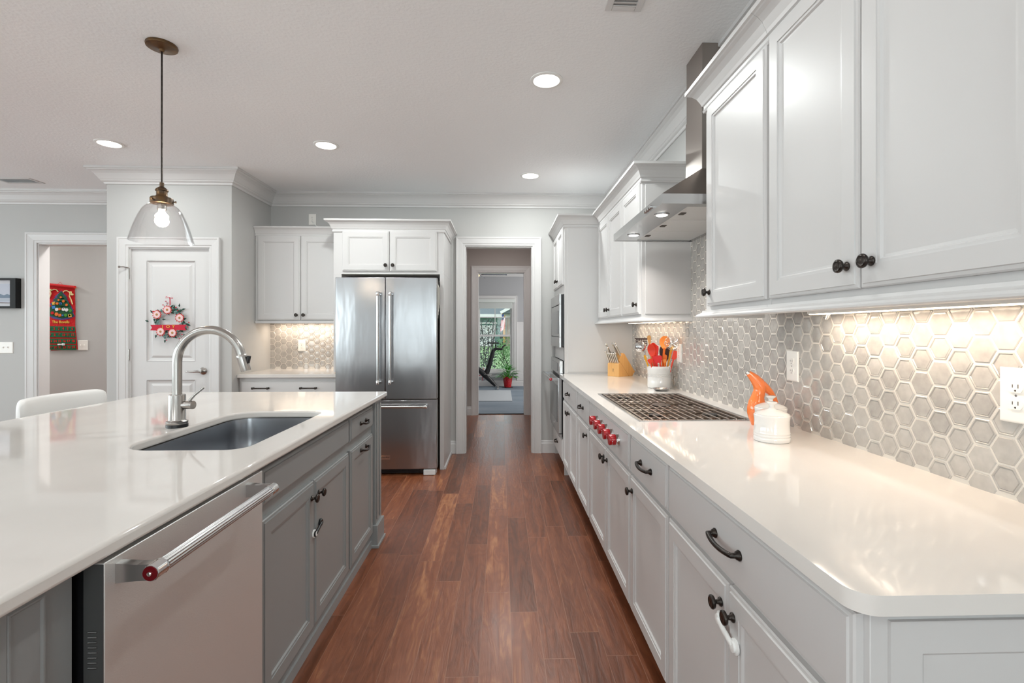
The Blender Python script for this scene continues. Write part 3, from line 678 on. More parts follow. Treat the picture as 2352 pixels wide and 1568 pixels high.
for g in range(3):
    ya = ky0+.02+g*.2925; yb = ya+.288; q = MB(); zt0, zt1 = .913, .9205
    gx = [.624+i*.03754 for i in range(13)]
    for i, x in enumerate(gx):
        mid = (ya+yb)/2
        if i in (0, 12): q.box(x-.005, x+.005, ya, yb, zt0, zt1)
        elif i in (2, 4, 8, 10): q.box(x-.004, x+.004, ya, mid-.03, zt0, zt1); q.box(x-.004, x+.004, mid+.03, yb, zt0, zt1)
        elif i in (5, 6, 7) and g == 1: q.box(x-.004, x+.004, ya, mid-.06, zt0, zt1); q.box(x-.004, x+.004, mid+.06, yb, zt0, zt1)
        else: q.box(x-.004, x+.004, ya, yb, zt0, zt1)
    for y in (ya+.005, (ya+yb)/2-.07, (ya+yb)/2+.07, yb-.005): q.box(gx[0], gx[-1], y-.004, y+.004, zt0-.005, zt0+.002)
    for x in (gx[0], gx[-1]):
        for y in (ya+.01, yb-.01): q.box(x-.006, x+.006, y-.006, y+.006, .90, zt0-.0052)
    q.build('grate', M['iron'], t, bevel=.0015)
# red control knobs: sit on the panel, turn on their own
for i, y in enumerate((2.29, 2.415, 2.54, 2.655, 2.785)):
    o = thing('cooktop_knob', 'red and steel cooktop knob, ' + ('nearest of the row of five', 'second nearest of the row of five', 'middle one of the row of five', 'fourth of the row, just short of the farthest', 'farthest of the row of five, nearest to the oven')[i], 'knob', (.552, y, .796), 'red cooktop knobs on the white panel')
    MB().lathe([(.0262, 0), (.0265, .003), (.025, .005), (.0248, .017), (.0238, .018)], (.552, y, .796), (-1, 0, 0), 32).build('bezel', M['chrome'], o, smooth=True, angle=40)
    kb = MB().lathe([(.0235, .018), (.0255, .0185), (.0255, .046), (.024, .0485), (0, .0487)], (.552, y, .796), (-1, 0, 0), 32).build('knob_cap', M['redknob'], o, smooth=True, angle=40)
    q = MB()
    for a, rr in ((-.15, .0022), (-.5, .001), (-.62, .001), (-.74, .001), (-.86, .001), (-.98, .001)):
        dv = Vector((0, -math.cos(a), math.sin(a))); q.lathe([(rr, 0), (rr, .0005)], Vector((.552-.036, y, .796))+dv*.0255, dv, 8)
    q.build('tick_marks', M['white_f'], kb)

# ------------------------------------------------------------ island
IX = -.785; FIs = FI(-.765)
t = thing('kitchen_island', 'long grey painted island with sink cupboards and a corner pilaster at its far end', 'island', (-1.3, 1.9, 0))
b = MB()
iz = .882
b.box(-1.86, -1.40, .67, 3.12, 0, iz)                       # back part
b.box(-1.40, IX, .67, .925, 0, iz)                          # near end beside the dishwasher
b.box(-1.40, IX, 1.56, 1.60, 0, iz)                         # stile
b.box(-1.40, IX, 2.49, 3.12, 0, iz)
b.box(-.83, IX, 1.60, 2.49, .08, iz); b.box(-1.40, IX, 1.60, 2.49, 0, .1)
b.box(IX, IX+.008, 1.56, 2.99, 0, .045)
b.build('island_body', M['gray'], t)
drawer(FIs, 1.61, 2.506, .738, .858, M['gray'], t, False, 'false_drawer_front')
d = door(FIs, 1.61, 2.046, .09, .692, M['gray'], t); knob(FIs, 2.012, .63, d)
d = door(FIs, 2.052, 2.506, .09, .692, M['gray'], t); knob(FIs, 2.088, .63, d)
drawer(FIs, 2.535, 2.972, .738, .858, M['gray'], t, L=.1, name='drawer_front')
d = door(FIs, 2.54, 2.972, .09, .692, M['gray'], t); pull(FIs, 2.756, .655, d, .1)
lk = MB(); p1 = FIs(2.035, .478, 0); p2 = FIs(2.10, .50, 0)
lk.lathe([(.0165, 0), (.0165, .004), (.012, .005)], p1, (1, 0, 0), 24); lk.build('child_lock', M['whiteplastic'], t)
lk = MB(); lk.lathe([(.0125, .004), (.0125, .010), (.0, .011)], p1, (1, 0, 0), 20); lk.lathe([(.015, 0), (.016, .006), (.012, .011), (0, .012)], p2, (1, 0, 0), 24)
lk.tube([p1+Vector((.009, 0, 0)), p2+Vector((.010, 0, 0))], .006, 10); lk.build('lock_strap', M['black'], t, smooth=True)
MB().lathe([(.009, .0105), (.009, .0125), (0, .013)], p1, (1, 0, 0), 20).build('lock_button', M['whiteplastic'], t)
def pilaster(ya, yb):
    q = MB(); q.box(-.87, -.757, ya, yb, .13, iz); q.box(-.757, -.752, ya+.02, ya+.055, .16, iz-.02); q.box(-.757, -.752, yb-.055, yb-.02, .16, iz-.02)
    q.box(-.88, -.742, ya-.014, yb+.014, 0, .135); q.box(-.89, -.734, ya-.022, yb+.022, 0, .018)
    q.build('pilaster', M['gray'], t, bevel=.003)
pilaster(2.995, 3.135)
q = MB(); ringloft(q, .80, .868, .12, .86, FI(-.781), [(0, .006), (0, 0), (.003, -.003), (.006, -.003), (.009, 0), (.012, 0)]); q.box(IX, IX+.006, .67, .80, .1, iz-.02); q.build('near_end_panel', M['gray'], t)
# island top with undermount sink
hole = rrect(-1.275, -.853, 1.655, 2.425, .1, 10, rr=(.09, .12, .12, .07))
tag(slab([(-2.168, .55), (-.733, .55), (-.733, 3.195), (-2.168, 3.195)], hole[::-1], .884, .915, 'island_worktop', (-1.45, 1.9, .884), .008), 'wide white quartz worktop of the grey island with a sink cut-out', 'worktop')
s = thing('kitchen_sink', 'undermount stainless steel sink in the island worktop', 'sink', (-1.06, 2.04, .66))
def rr(x0, x1, y0, y1, r, z): return [Vector((x, y, z)) for x, y in rrect(x0, x1, y0, y1, 0, 10, rr=(r, r, r, r))]
sk = MB(); sk.loft([rr(-1.30, -.835, 1.63, 2.45, .1, .883), rr(-1.27, -.86, 1.66, 2.42, .09, .883), rr(-1.265, -.865, 1.665, 2.415, .088, .80), rr(-1.26, -.87, 1.67, 2.41, .08, .70), rr(-1.235, -.895, 1.70, 2.38, .06, .668), rr(-1.10, -1.02, 1.99, 2.07, .035, .662)], cap0=False)
so = sk.build('sink_bowl', M['sink'], s, smooth=True, angle=50)
md = so.modifiers.new('thick', 'SOLIDIFY'); md.thickness = .002
MB().lathe([(.045, 0), (.04, .003), (.03, .001), (0, .0015)], (-1.06, 2.03, .663), (0, 0, 1), 24).build('drain', M['chrome'], s)
# faucet
t = thing('kitchen_faucet', 'tall brushed steel pull-down faucet with gooseneck beside the island sink', 'faucet', (-1.32, 2.048, .915))
f0 = Vector((-1.32, 2.048, .915))
MB().lathe([(.039, 0), (.039, .012), (.037, .013)], f0, (0, 0, 1), 32).build('base_ring', M['black'], t)
MB().lathe([(.0375, .012), (.039, .014), (.039, .024), (.033, .027), (.0305, .03), (.0305, .128), (.029, .132), (.02, .133)], f0, (0, 0, 1), 32).build('body', M['nickel'], t, smooth=True, angle=40)
pts = [f0+Vector((0, 0, .13)), f0+Vector((0, 0, .2)), f0+Vector((0, 0, .262))]
cx, cz, r = -1.19, 1.18, .13
for i in range(1, 24):
    a = PI-(PI-.22)*i/23; pts.append(Vector((cx+r*math.cos(a), 2.048, cz+r*math.sin(a))))
MB().tube(pts, .0175, 20).build('spout', M['nickel'], t, smooth=True, angle=50)
e = pts[-1]; dv = (pts[-1]-pts[-2]).normalized()
sp = MB(); sp.lathe([(.0185, 0), (.0198, .002), (.0198, .012), (.0195, .066), (.0185, .069), (.012, .069)], e, dv, 28)
so = sp.build('spray_head', M['nickel'], t, smooth=True, angle=40)
MB().box(-.004, .006, -.009, .009, -.016, .016, Matrix.Translation(e+dv*.024+Vector((.021, 0, .003))) @ Matrix.Rotation(.2, 4, 'Y')).build('spray_button', M['black'], so, bevel=.002)
hd = MB(); hd.lathe([(.017, 0), (.0175, .048), (.0165, .05), (.0, .051)], f0+Vector((.02, 0, .09)), (1, -.15, 0), 24)
hd.build('valve', M['nickel'], t, smooth=True, angle=40)
MB().tube([f0+Vector((.048, -.006, .1)), f0+Vector((.075, -.01, .13)), f0+Vector((.118, -.016, .163))], [.0055, .005, .0045], 12).build('lever', M['nickel'], t, smooth=True)

# dishwasher
t = thing('dishwasher', 'stainless steel dishwasher at the near end of the island with red-tipped bar handle', 'dishwasher', (-1.0, 1.245, 0))
MB().box(-1.38, -.80, .945, 1.545, .09, .868).build('tub', M['black'], t)
dd = MB(); dd.box(-.776, -.7405, .942, 1.552, .10, .874); do = dd.build('dishwasher_door', M['steel_dw'], t, bevel=.002)
MB().box(-.80, -.776, .9425, 1.5515, .10, .872).build('door_inner', M['black'], do)
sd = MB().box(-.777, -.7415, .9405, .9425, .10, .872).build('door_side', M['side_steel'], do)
sl = MB()
for i in range(8): sl.tube([(-.768, .9405, .70+i*.0095-.02), (-.752, .9405, .70+i*.0095-.02)], .0022, 8)
sl.build('side_vent', M['steel'], do)
MB().box(-1.3, -.85, .95, 1.545, 0, .09).build('toe_plate', M['black'], t)
hz = .843; hxx = -.672
ha = MB(); ha.loft([[Vector((hxx+(.0135+.0008*math.cos(14*2*PI*j/112))*math.cos(2*PI*j/112), y, hz+(.0135+.0008*math.cos(14*2*PI*j/112))*math.sin(2*PI*j/112))) for j in range(112)] for y in (.995, 1.445)])
ho = ha.build('bar_handle', M['steel'], do, smooth=True, angle=80)
for y, sg in ((.964, 1), (1.476, -1)):
    MB().lathe([(.0150, 0), (.0162, .0015), (.0162, .024), (.0150, .0255), (.0150, .029), (.0162, .0305), (.0155, .034)], (hxx, y, hz), (0, sg, 0), 36).build('end_cap', M['chrome'], ho, smooth=True, angle=30)
for y in (.978, 1.462):
    q = MB(); q.prism([(-.741, hz-.020), (-.70, hz-.016), (hxx, hz-.0155), (hxx, hz+.0155), (-.70, hz+.015), (-.741, hz+.018)], y-.010, y+.010, lambda a, b, d: Vector((a, d, b))); q.build('bracket', M['steel'], ho)
MB().lathe([(.0142, 0), (.0138, .0012), (.005, .0015)], (hxx, .964, hz), (0, -1, 0), 28).build('medallion', M['ruby'], ho)
MB().lathe([(.0045, .001), (.0042, .0035), (.002, .0045)], (hxx, .964, hz), (0, -1, 0), 20).build('medallion_centre', M['chrome'], ho)

# ------------------------------------------------------------ fridge, its surround and the cabinets to its left
t = thing('refrigerator', 'stainless steel french-door refrigerator with freezer drawer below', 'refrigerator', (-1.03, 4.85, 0))
fx0, fx1 = -1.484, -.580; fy = 4.445
MB().box(fx0+.01, fx1-.01, 4.53, 5.235, .03, 1.77).build('fridge_body', M['steel_dark'], t, bevel=.004)
def fdoor(name, x0, x1, z0, z1):
    q = MB(); n = 24; pro = []
    for i in range(n+1):
        x = x0+(x1-x0)*i/n; u = (x-fx0)/(fx1-fx0)*2-1; pro.append((x, fy+.012*u*u-.002))
    poly = pro+[(x1, 4.527), (x0, 4.527)]
    q.prism(poly, z0, z1, lambda a, b, d: Vector((a, b, d))); return q.build(name, M['steel_fridge'], t, bevel=.003)
dl = fdoor('fridge_door', fx0, -1.041, .692, 1.782); dr_ = fdoor('fridge_door', -1.035, fx1, .692, 1.782); dz = fdoor('freezer_drawer', fx0, fx1, .062, .678)
def bar(p0, p1, off, r, parent):
    p0, p1 = Vector(p0), Vector(p1); d = (p1-p0).normalized(); o = Vector((0, -off, 0)); q = MB()
    q.tube([p0+o+d*.02, p1+o-d*.02], r, 20)
    b = q.build('handle', M['steel'], parent, smooth=True)
    for p, s_ in ((p0, 1), (p1, -1)):
        c = MB(); c.lathe([(r*1.1, 0), (r*1.18, .003), (r*1.18, .034), (r*1.05, .036)], p+o, d*s_, 20); c.tube([p+d*s_*.017, p+o+d*s_*.017], r*.9, 12); c.build('handle_end', M['chrome'], b, smooth=True, angle=50)
bar((-1.092, fy, .83), (-1.092, fy, 1.65), .055, .0125, dl); bar((-.984, fy, .83), (-.984, fy, 1.65), .055, .0125, dr_)
bar((-1.43, fy, .628), (-.655, fy, .628), .055, .0125, dz)
bd = MB().box(-1.105, -.995, fy-.0045, fy-.001, .15, .19).build('badge', M['chrome'], dz)
text('KitchenAid', .022, (-1.05, fy-.0048, .17), RX, M['black'], bd, 'badge_lettering', .0004)
gr = MB(); gr.box(fx0+.03, fx1-.03, 4.50, 4.55, .012, .058)
for i in range(4): gr.box(-1.3, -.75, 4.496, 4.50, .018+i*.01, .022+i*.01)
gr.build('toe_grille', M['black'], t)
for x in (fx0+.01, fx1-.12): MB().box(x, x+.11, 4.455, 4.56, 0, .055).build('foot', M['plate'] if False else M['filter'], t, bevel=.008)
g = thing('fridge_magnet_papers', 'bunch of papers clipped to the upper right side of the refrigerator', 'papers', (fx1, 4.6, 1.6))
q = MB()
for i in range(5): q.box(fx1-.008+i*.004, fx1-.006+i*.004, 4.535+.008*i, 4.60-.004*i, 1.42+.03*i, 1.74-.01*i)
q.build('paper_sheet', M['paper'], g)
# surround
t = thing('fridge_surround', 'white cabinet surround over and beside the refrigerator with two short doors', 'cabinet', (-1.05, 4.9, 0))
b = MB(); b.box(-1.56, -1.487, 4.635, BY-.005, .92, 1.832); b.box(-.575, -.535, 4.635, BY-.005, 0, 1.832); b.box(-1.56, -.535, 4.635, BY-.005, 1.832, 2.26); b.build('cabinet_body', M['cab'], t, bevel=.0015)
FB1 = FB(4.615)
d = door(FB1, -1.475, -1.043, 1.858, 2.232, M['cab'], t); knob(FB1, -1.072, 1.912, d)
d = door(FB1, -1.037, -.60, 1.858, 2.232, M['cab'], t); knob(FB1, -1.006, 1.912, d)
MB().sweep([(q, 2.335+h) for q, h in CC], [(-.535, BY-.005), (-.535, 4.635), (-1.56, 4.635), (-1.56, 4.86)]).build('crown_moulding', M['cab'], t)
MB().sweep([(0, 0), (.015, 0), (.012, .018), (0, .02)], [(-.535, BY-.005), (-.535, 4.65)]).build('shoe_moulding', M['cab'], t)
# left wall cabinet
t = thing('wall_cabinet', 'white two-door wall cabinet between the pantry wall and the refrigerator', 'cabinet', (-2.0, 5.08, 1.39))
MB().box(-2.415, -1.565, 4.92, BY-.003, 1.40, 2.27).build('cabinet_body', M['cab'], t)
FB2 = FB(4.90)
d = door(FB2, -2.39, -1.975, 1.408, 2.235, M['cab'], t); knob(FB2, -2.008, 1.458, d)
d = door(FB2, -1.969, -1.58, 1.408, 2.235, M['cab'], t); knob(FB2, -1.938, 1.458, d)
MB().sweep([(q*.6, 2.325+h*.8) for q, h in CC], [(-1.565, 4.92), (-2.418, 4.92)]).build('crown_moulding', M['cab'], t)
MB().box(-2.415, -1.565, 4.905, 4.925, 1.375, 1.40).build('light_rail', M['cab'], t, bevel=.004)
tt = thing('under_cabinet_light', 'slim lamp under the wall cabinet left of the refrigerator', 'light', (-2.0, 5.15, 1.385), 'slim lamps under the wall cabinets')
MB().box(-2.35, -1.62, 5.13, 5.17, 1.383, 1.3995).build('lamp_housing', M['whiteplastic'], tt)
MB().box(-2.34, -1.63, 5.134, 5.166, 1.380, 1.3832).build('diffuser', M['strip'], tt)
area('lamp_light', Vector((-1.985, 5.15, 1.378))-W[tt.name], (0, 0, 0), .7, .03, 1.0, (1, .85, .7), tt)
# left base cabinet and worktop
t = thing('base_cabinet', 'white base cabinet with two bar pulls between pantry wall and refrigerator', 'cabinet', (-1.95, 4.94, 0))
MB().box(-2.415, -1.50, 4.62, BY-.003, .1, .872).build('cabinet_body', M['cab'], t)
MB().box(-2.415, -1.50, 4.69, BY-.01, 0, .1).build('toe_kick', M['toe'], t)
FB3 = FB(4.60)
d = door(FB3, -2.395, -1.51, .70, .838, M['cab'], t, 'drawer_front', DRAW)
for x in (-2.208, -1.775): pull(FB3, x, .776, d, .135, True)
d = door(FB3, -2.395, -1.955, .11, .688, M['cab'], t); knob(FB3, -1.985, .63, d)
d = door(FB3, -1.949, -1.51, .11, .688, M['cab'], t); knob(FB3, -1.915, .63, d)
tag(slab([(-2.419, 4.582), (-1.50, 4.582), (-1.50, 5.243), (-2.419, 5.243)], None, .872, .903, 'worktop', (-1.95, 4.9, .872), .003), 'short white quartz worktop left of the refrigerator', 'worktop')

# ------------------------------------------------------------ ceiling fixtures
for (x, y, lb) in ((.26, 2.816, 'round recessed ceiling light nearest the camera, above the aisle'), (.271, 4.558, 'round recessed ceiling light nearest the doorway'), (-1.356, 3.857, 'round recessed ceiling light in front of the refrigerator'), (-3.007, 3.874, 'round recessed ceiling light in front of the pantry door'),
    (.26, 1.07, 'recessed ceiling light over the near end of the aisle'), (.26, -1.1, 'recessed ceiling light behind the camera over the aisle'), (-3.0, 1.2, 'recessed ceiling light over the seating side of the island'), (-3.0, -1.2, 'recessed ceiling light behind the camera on the left'), (-1.36, -1.2, 'recessed ceiling light behind the camera near the glass door'), (-5.2, 2.6, 'recessed ceiling light over the far left part of the room')):
    t = thing('recessed_light', lb, 'ceiling light', (x, y, CE), 'recessed lights in the kitchen ceiling')
    MB().lathe([(.094, 0), (.094, .004), (.088, .007), (.075, .007), (.073, .0025), (.073, .0012), (.0725, .001)], (x, y, CE), (0, 0, -1), 40).build('trim_ring', M['baffle'], t, smooth=True, angle=50)
    MB().lathe([(.073, .0), (.06, .0035), (0, .0045)], (x, y, CE-.001), (0, 0, -1), 40).build('lamp_lens', M['lens'], t)
    area('lamp_light', Vector((x, y, CE-.012))-W[t.name], (0, 0, 0), .12, .12, ({-1.356: 7, -3.007: 4}.get(x, 7)) if y > 2 else (1.6 if x > 0 else 8), (.95, .995, .98), t, 'DISK')
# unseen fill lamps added to the row, over the camera's side of the kitchen
def ceiling_vent(x0, x1, y0, y1, label, slats, dark):
    t = thing('ceiling_vent', label, 'vent', ((x0+x1)/2, (y0+y1)/2, CE))
    q = MB(); q.box(x0+.03, x1-.03, y0, y0+.03, CE-.006, CE); q.box(x0+.03, x1-.03, y1-.03, y1, CE-.006, CE); q.box(x0, x0+.03, y0, y1, CE-.006, CE); q.box(x1-.03, x1, y0, y1, CE-.006, CE); q.build('vent_frame', M['trim'], t, bevel=.002)
    MB().box(x0+.02, x1-.02, y0+.02, y1-.02, CE-.001, CE-.0005).build('vent_duct', M['slot'] if dark else M['trim'], t)
    q = MB(); n = slats
    for i in range(n):
        yy = y0+.035+(y1-y0-.07)*i/(n-1); q.box(x0+.03, x1-.03, -.009, .009, -.0006, .0006, Matrix.Translation((0, yy, CE-.0055)) @ Matrix.Rotation(.3, 4, 'X'))
    q.build('louvres', M['trim'], t)
ceiling_vent(.463, .625, 1.98, 2.19, 'white louvred air vent in the ceiling above the hood cabinets', 7, False)
ceiling_vent(-4.80, -4.45, 4.78, 4.95, 'white rectangular air vent in the ceiling above the left opening', 8, True)

# pendant
PX, PY = -1.706, 2.53
t = thing('pendant_lamp', 'bronze pendant lamp with a clear glass dome shade over the island', 'pendant lamp', (PX, PY, CE))
MB().lathe([(.068, 0), (.070, .006), (.068, .014), (.055, .017), (.02, .02), (.012, .024), (.01, .034), (.004, .036)], (PX, PY, CE), (0, 0, -1), 40).build('ceiling_canopy', M['brass'], t, smooth=True, angle=40)
MB().tube([(PX, PY, CE-.03), (PX, PY, 2.04)], .0042, 8).build('cord', M['bronze'], t)
hz0 = 1.965
q = MB(); q.lathe([(.0095, .085), (.0095, .066), (.013, .063), (.026, .052), (.0285, .047), (.0285, .043), (.024, .041), (.0235, .022), (.026, .018), (.030, .012), (.048, .008), (.05, .004), (.05, -.02), (.047, -.022), (.04, -.022)], (PX, PY, hz0), (0, 0, 1), 36); so = q.build('socket_cap', M['brass'], t, smooth=True, angle=35)
for a in (0.3, 2.4, 4.5):
    p = Vector((PX+.05*math.cos(a), PY+.05*math.sin(a), hz0-.008)); MB().lathe([(.003, 0), (.003, .008), (.006, .009), (.006, .012), (0, .013)], p, (math.cos(a), math.sin(a), 0), 10).build('thumbscrew', M['brass'], so)
MB().lathe([(.02, -.01), (.021, -.05), (.017, -.052)], (PX, PY, hz0), (0, 0, 1), 24).build('lamp_socket', M['nickel'], so)
prof = [(.042, -.012), (.047, -.016), (.05, -.022), (.066, -.034), (.082, -.052), (.095, -.078), (.108, -.11), (.120, -.145), (.130, -.18), (.137, -.205), (.139, -.212)]
from bisect import bisect
def smooth_prof(P, n):
    out = []
    for i in range(len(P)-1):
        p0 = P[max(i-1, 0)]; p1 = P[i]; p2 = P[i+1]; p3 = P[min(i+2, len(P)-1)]
        for j in range(n):
            t_ = j/n; out.append(tuple(.5*(2*p1[k]+(p2[k]-p0[k])*t_+(2*p0[k]-5*p1[k]+4*p2[k]-p3[k])*t_*t_+(3*p1[k]-p0[k]-3*p2[k]+p3[k])*t_**3) for k in (0, 1)))
    return out+[P[-1]]
prof = smooth_prof(prof, 4)
sh = MB(); sh.lathe(prof+[(r-.003, h) for r, h in prof[::-1]], (PX, PY, hz0), (0, 0, 1), 64, cap=False); k = len(prof)
sh.f.append(None); sh.f.pop()
sh.build('glass_shade', M['glass'], t, smooth=True, angle=60)
bl_ = MB(); bl_.lathe([(.0125, -.05), (.013, -.056)]+[(.021-.0085*math.cos(PI*i/10)+.0005, -.056-.03*i/10) for i in range(1, 10)]+[(.0305*math.cos(a), -.107-.0305*math.sin(a)) for a in [-.45+(.45+PI/2)*i/14 for i in range(15)]], (PX, PY, hz0), (0, 0, 1), 40); bl_.build('light_bulb', M['bulb'], t, smooth=True)

# ------------------------------------------------------------ wall plates
def duplex(name, label, F, a, b, w_, h_, gangs=1, kind='outlet', group=None):
    t = thing(name, label, kind, F(a, b, 0), group)
    ringloft(MB(), a-w_/2, a+w_/2, b-h_/2, b+h_/2, F, [(0, .0), (0, -.003), (.003, -.006), (.006, -.0065)]).build('wall_plate', M['plate'], t)
    for g in range(gangs):
        ag = a+(g-(gangs-1)/2)*.046
        if name == 'wall_outlet':
            for zz in (.0195, -.0195):
                q = MB(); q.prism([(ag+.0165*math.cos(x)*1.0, b+zz+max(-.0125, min(.0125, .0165*math.sin(x)))) for x in [2*PI*i/24 for i in range(24)]], -.006, -.0085, F); ro = q.build('receptacle', M['plate'], t)
                s = MB()
                for da, hh in ((-.0062, .0045), (.0062, .0036)):
                    ringloft(s, ag+da-.0009, ag+da+.0009, b+zz+.002-hh, b+zz+.002+hh, F, [(0, -.008), (0, -.0088)])
                s.lathe([(.0022, 0), (.0022, .0004)], F(ag, b+zz-.0082, -.0084), outdir(F), 10)
                s.build('slots', M['slot'], ro)
            MB().lathe([(.003, 0), (.0025, .0012)], F(ag, b, -.0062), outdir(F), 10).build('screw', M['nickel'], t)
        else:
            ringloft(MB(), ag-.005, ag+.005, b-.011, b+.011, F, [(0, -.006), (0, -.0075), (.001, -.008)]).build('toggle_slot', M['plate'], t)
            s = MB(); ringloft(s, ag-.003, ag+.003, b-.002, b+.01, F, [(0, -.007), (0, -.014), (.0008, -.016)]); s.build('toggle', M['plate'], t)
    return t
TF = FR(1.186)
duplex('wall_outlet', 'large double white outlet on the hexagon tiles at the right edge', TF, 1.068, 1.159, .125, .127, 2)
duplex('wall_outlet', 'single white outlet on the hexagon tiles behind the orange oil bottle', TF, 1.962, 1.163, .078, .122)
duplex('wall_outlet', 'single white outlet on the hexagon tiles behind the utensil crock', TF, 3.235, 1.157, .078, .122)
duplex('wall_outlet', 'white outlet on the tiles left of the refrigerator', FB(5.240), -2.093, 1.149, .078, .12)
t = duplex('wall_outlet', 'white outlet on the wall above the cabinets with thin cable', FB(5.25), -1.988, 2.475, .075, .115)
MB().tube([(-1.985, 5.243, 2.45), (-1.96, 5.2, 2.43), (-1.93, 5.19, 2.40), (-1.88, 5.19, 2.36), (-1.86, 5.2, 2.33)], .0025, 8).build('cable', M['whiteplastic'], t, smooth=True)
duplex('light_switch', 'white double light switch beside the red wall calendar', FB(6.2), -5.128, 1.124, .115, .122, 2, 'switch')
duplex('light_switch', 'wide white switch plate on the wall below the framed photo', FB(5.25), -5.16, 1.129, .235, .118, 4, 'switch')

# ------------------------------------------------------------ things on the right worktop
# stoneware jars
def jar(label, x, y, s=1.0):
    t = thing('stoneware_jar', label, 'jar', (x, y, .915), 'white lidded stoneware jars')
    R = .064*s
    MB().lathe([(R*.93, 0), (R*.985, .003), (R, .010), (R*1.0, .016), (R*.975, .018), (R*.99, .021), (R*1.0, .024), (R*.975, .027), (R*.99, .030), (R*1.0, .033), (R*.97, .037), (R*.95, .06), (R*.955, .075), (R*.985, .088), (R*.985, .092), (R*.95, .094)], (x, y, .915), (0, 0, 1), 48).build('pot', M['glaze'], t, smooth=True, angle=40)
    MB().lathe([(R*.93, .0935), (R*.94, .0965), (R*.8, .102), (R*.5, .109), (R*.22, .113), (.009, .118), (.008, .123), (.011, .129), (.018, .134), (.0185, .137), (.015, .139), (.006, .1385), (0, .1385)], (x, y, .915), (0, 0, 1), 48).build('lid', M['glaze'], t, smooth=True, angle=50)
jar('white stoneware jar in front, nearest the camera', .966, 1.727, .94)
jar('white stoneware jar just behind the front jar', 1.05, 1.885, .92)
# orange oil cruet
t = thing('oil_cruet', 'glossy orange ceramic oil bottle with looped handle and steel spout', 'bottle', (1.055, 2.0, .915))
def P7(x, y): return Vector((1.0+(x-330)/7.47*2.0/1130+0.032, 2.02, 1.309-(830+y/7.47-758)*2.0/1130))
body = [(322, 208, 46), (365, 240, 62), (430, 300, 84), (500, 375, 104), (530, 450, 108), (518, 530, 98), (492, 610, 106), (474, 700, 134), (470, 790, 154), (474, 880, 158), (480, 960, 144), (486, 1040, 118), (490, 1090, 104)]
q = MB(); k = 2.0/1130/7.47
zb = P7(490, 1090).z; sc_ = (P7(0, 0).z-.915)/(P7(0, 0).z-zb)
def P7b(x, y): p = P7(x, y); p.z = P7(0, 0).z-(P7(0, 0).z-p.z)*sc_; return p
q.tube([P7b(x, y) for x, y, r in body], [r*k for x, y, r in body], 28)
hnd = [(480, 370, 84), (560, 420, 92), (640, 475, 74), (720, 545, 56), (780, 630, 45), (815, 720, 41), (822, 810, 42), (790, 900, 46), (720, 970, 56), (620, 1010, 64)]
q.tube([P7b(x, y) for x, y, r in hnd], [r*k for x, y, r in hnd], 18)
q.build('bottle_body', M['orange'], t, smooth=True, angle=60)
q = MB(); a = P7b(322, 208); b_ = P7b(285, 180); c_ = P7b(160, 120)
q.tube([a, b_], [.0095, .007], 16); q.tube([b_, c_], [.003, .002], 10); q.build('pouring_spout', M['chrome'], t, smooth=True)
# crock with utensils
CXY = Vector((1.085, 3.34, .915))
t = thing('utensil_crock', 'white ribbed stoneware crock holding red and orange utensils', 'crock', CXY)
pr = [(.074, 0), (.079, .003), (.081, .01), (.081, .075), (.079, .078), (.0815, .081), (.079, .084), (.0815, .087), (.079, .09), (.0815, .094), (.079, .097), (.082, .101), (.082, .118), (.085, .128), (.085, .145), (.083, .15), (.079, .15), (.076, .145), (.073, .02), (.06, .012), (0, .012)]
MB().lathe(pr, CXY, (0, 0, 1), 48).build('crock_body', M['glaze'], t, smooth=True, angle=35)
def U(px, py, y=3.34):      # a point of the photographed bunch, in the crock's plane
    u = 1370+px*.09565; v = 750+py*.09565
    a = (u-1151)/1130; x = a*y/(1-a*.0314); return Vector((x, y, 1.309-(v-758)*(y+x*.0314)/1130))
def utensil(name, label, cat, tip, base, m, head, y, hm=None):
    T_, B = U(*tip, y), Vector((CXY.x+base, 3.34+(y-3.34)*.5, .94)); d = (T_-B).normalized(); t = thing(name, label, cat, B, 'kitchen utensils standing in the crock')
    return t, T_, B, d
def flat_head(mb, c, d, L, w0, w1, thick=.005, slots=0, n=10, curve=0, facing=(0, -1, 0)):
    d = Vector(d).normalized(); nrm = Vector(facing); nrm = (nrm-d*nrm.dot(d)).normalized(); s = d.cross(nrm); rings = []
    for i in range(n+1):
        t_ = i/n; wd = w0+(w1-w0)*min(1, t_*1.6) if True else w0
        if t_ > .85: wd *= math.sqrt(max(.05, 1-((t_-.85)/.16)**2))
        p = Vector(c)+d*L*t_+nrm*curve*math.sin(t_*PI)
        rings.append([p-s*wd-nrm*thick/2, p+s*wd-nrm*thick/2, p+s*wd+nrm*thick/2, p-s*wd+nrm*thick/2])
    mb.loft(rings)
def spoon_head(mb, c, d, L, w, thick=.01, facing=(-.35, -1, .1)):
    d = Vector(d).normalized(); nrm = Vector(facing); nrm = (nrm-d*nrm.dot(d)).normalized(); s = d.cross(nrm); rings = []; n = 12
    for i in range(n+1):
        t_ = i/n; q = math.sin(PI*(.04+.92*t_))**.6; wd = w*q*(.75+.35*t_); p = Vector(c)+d*L*t_-nrm*.012*math.sin(PI*t_)
        rings.append([p+s*wd*math.cos(2*PI*j/16)+nrm*(thick*.5*math.sin(2*PI*j/16)-(0 if math.sin(2*PI*j/16) > 0 else -.0)*1-(.006*(1-math.cos(2*PI*j/16)**2) if math.sin(2*PI*j/16) > 0 else 0)) for j in range(16)])
    mb.loft(rings)
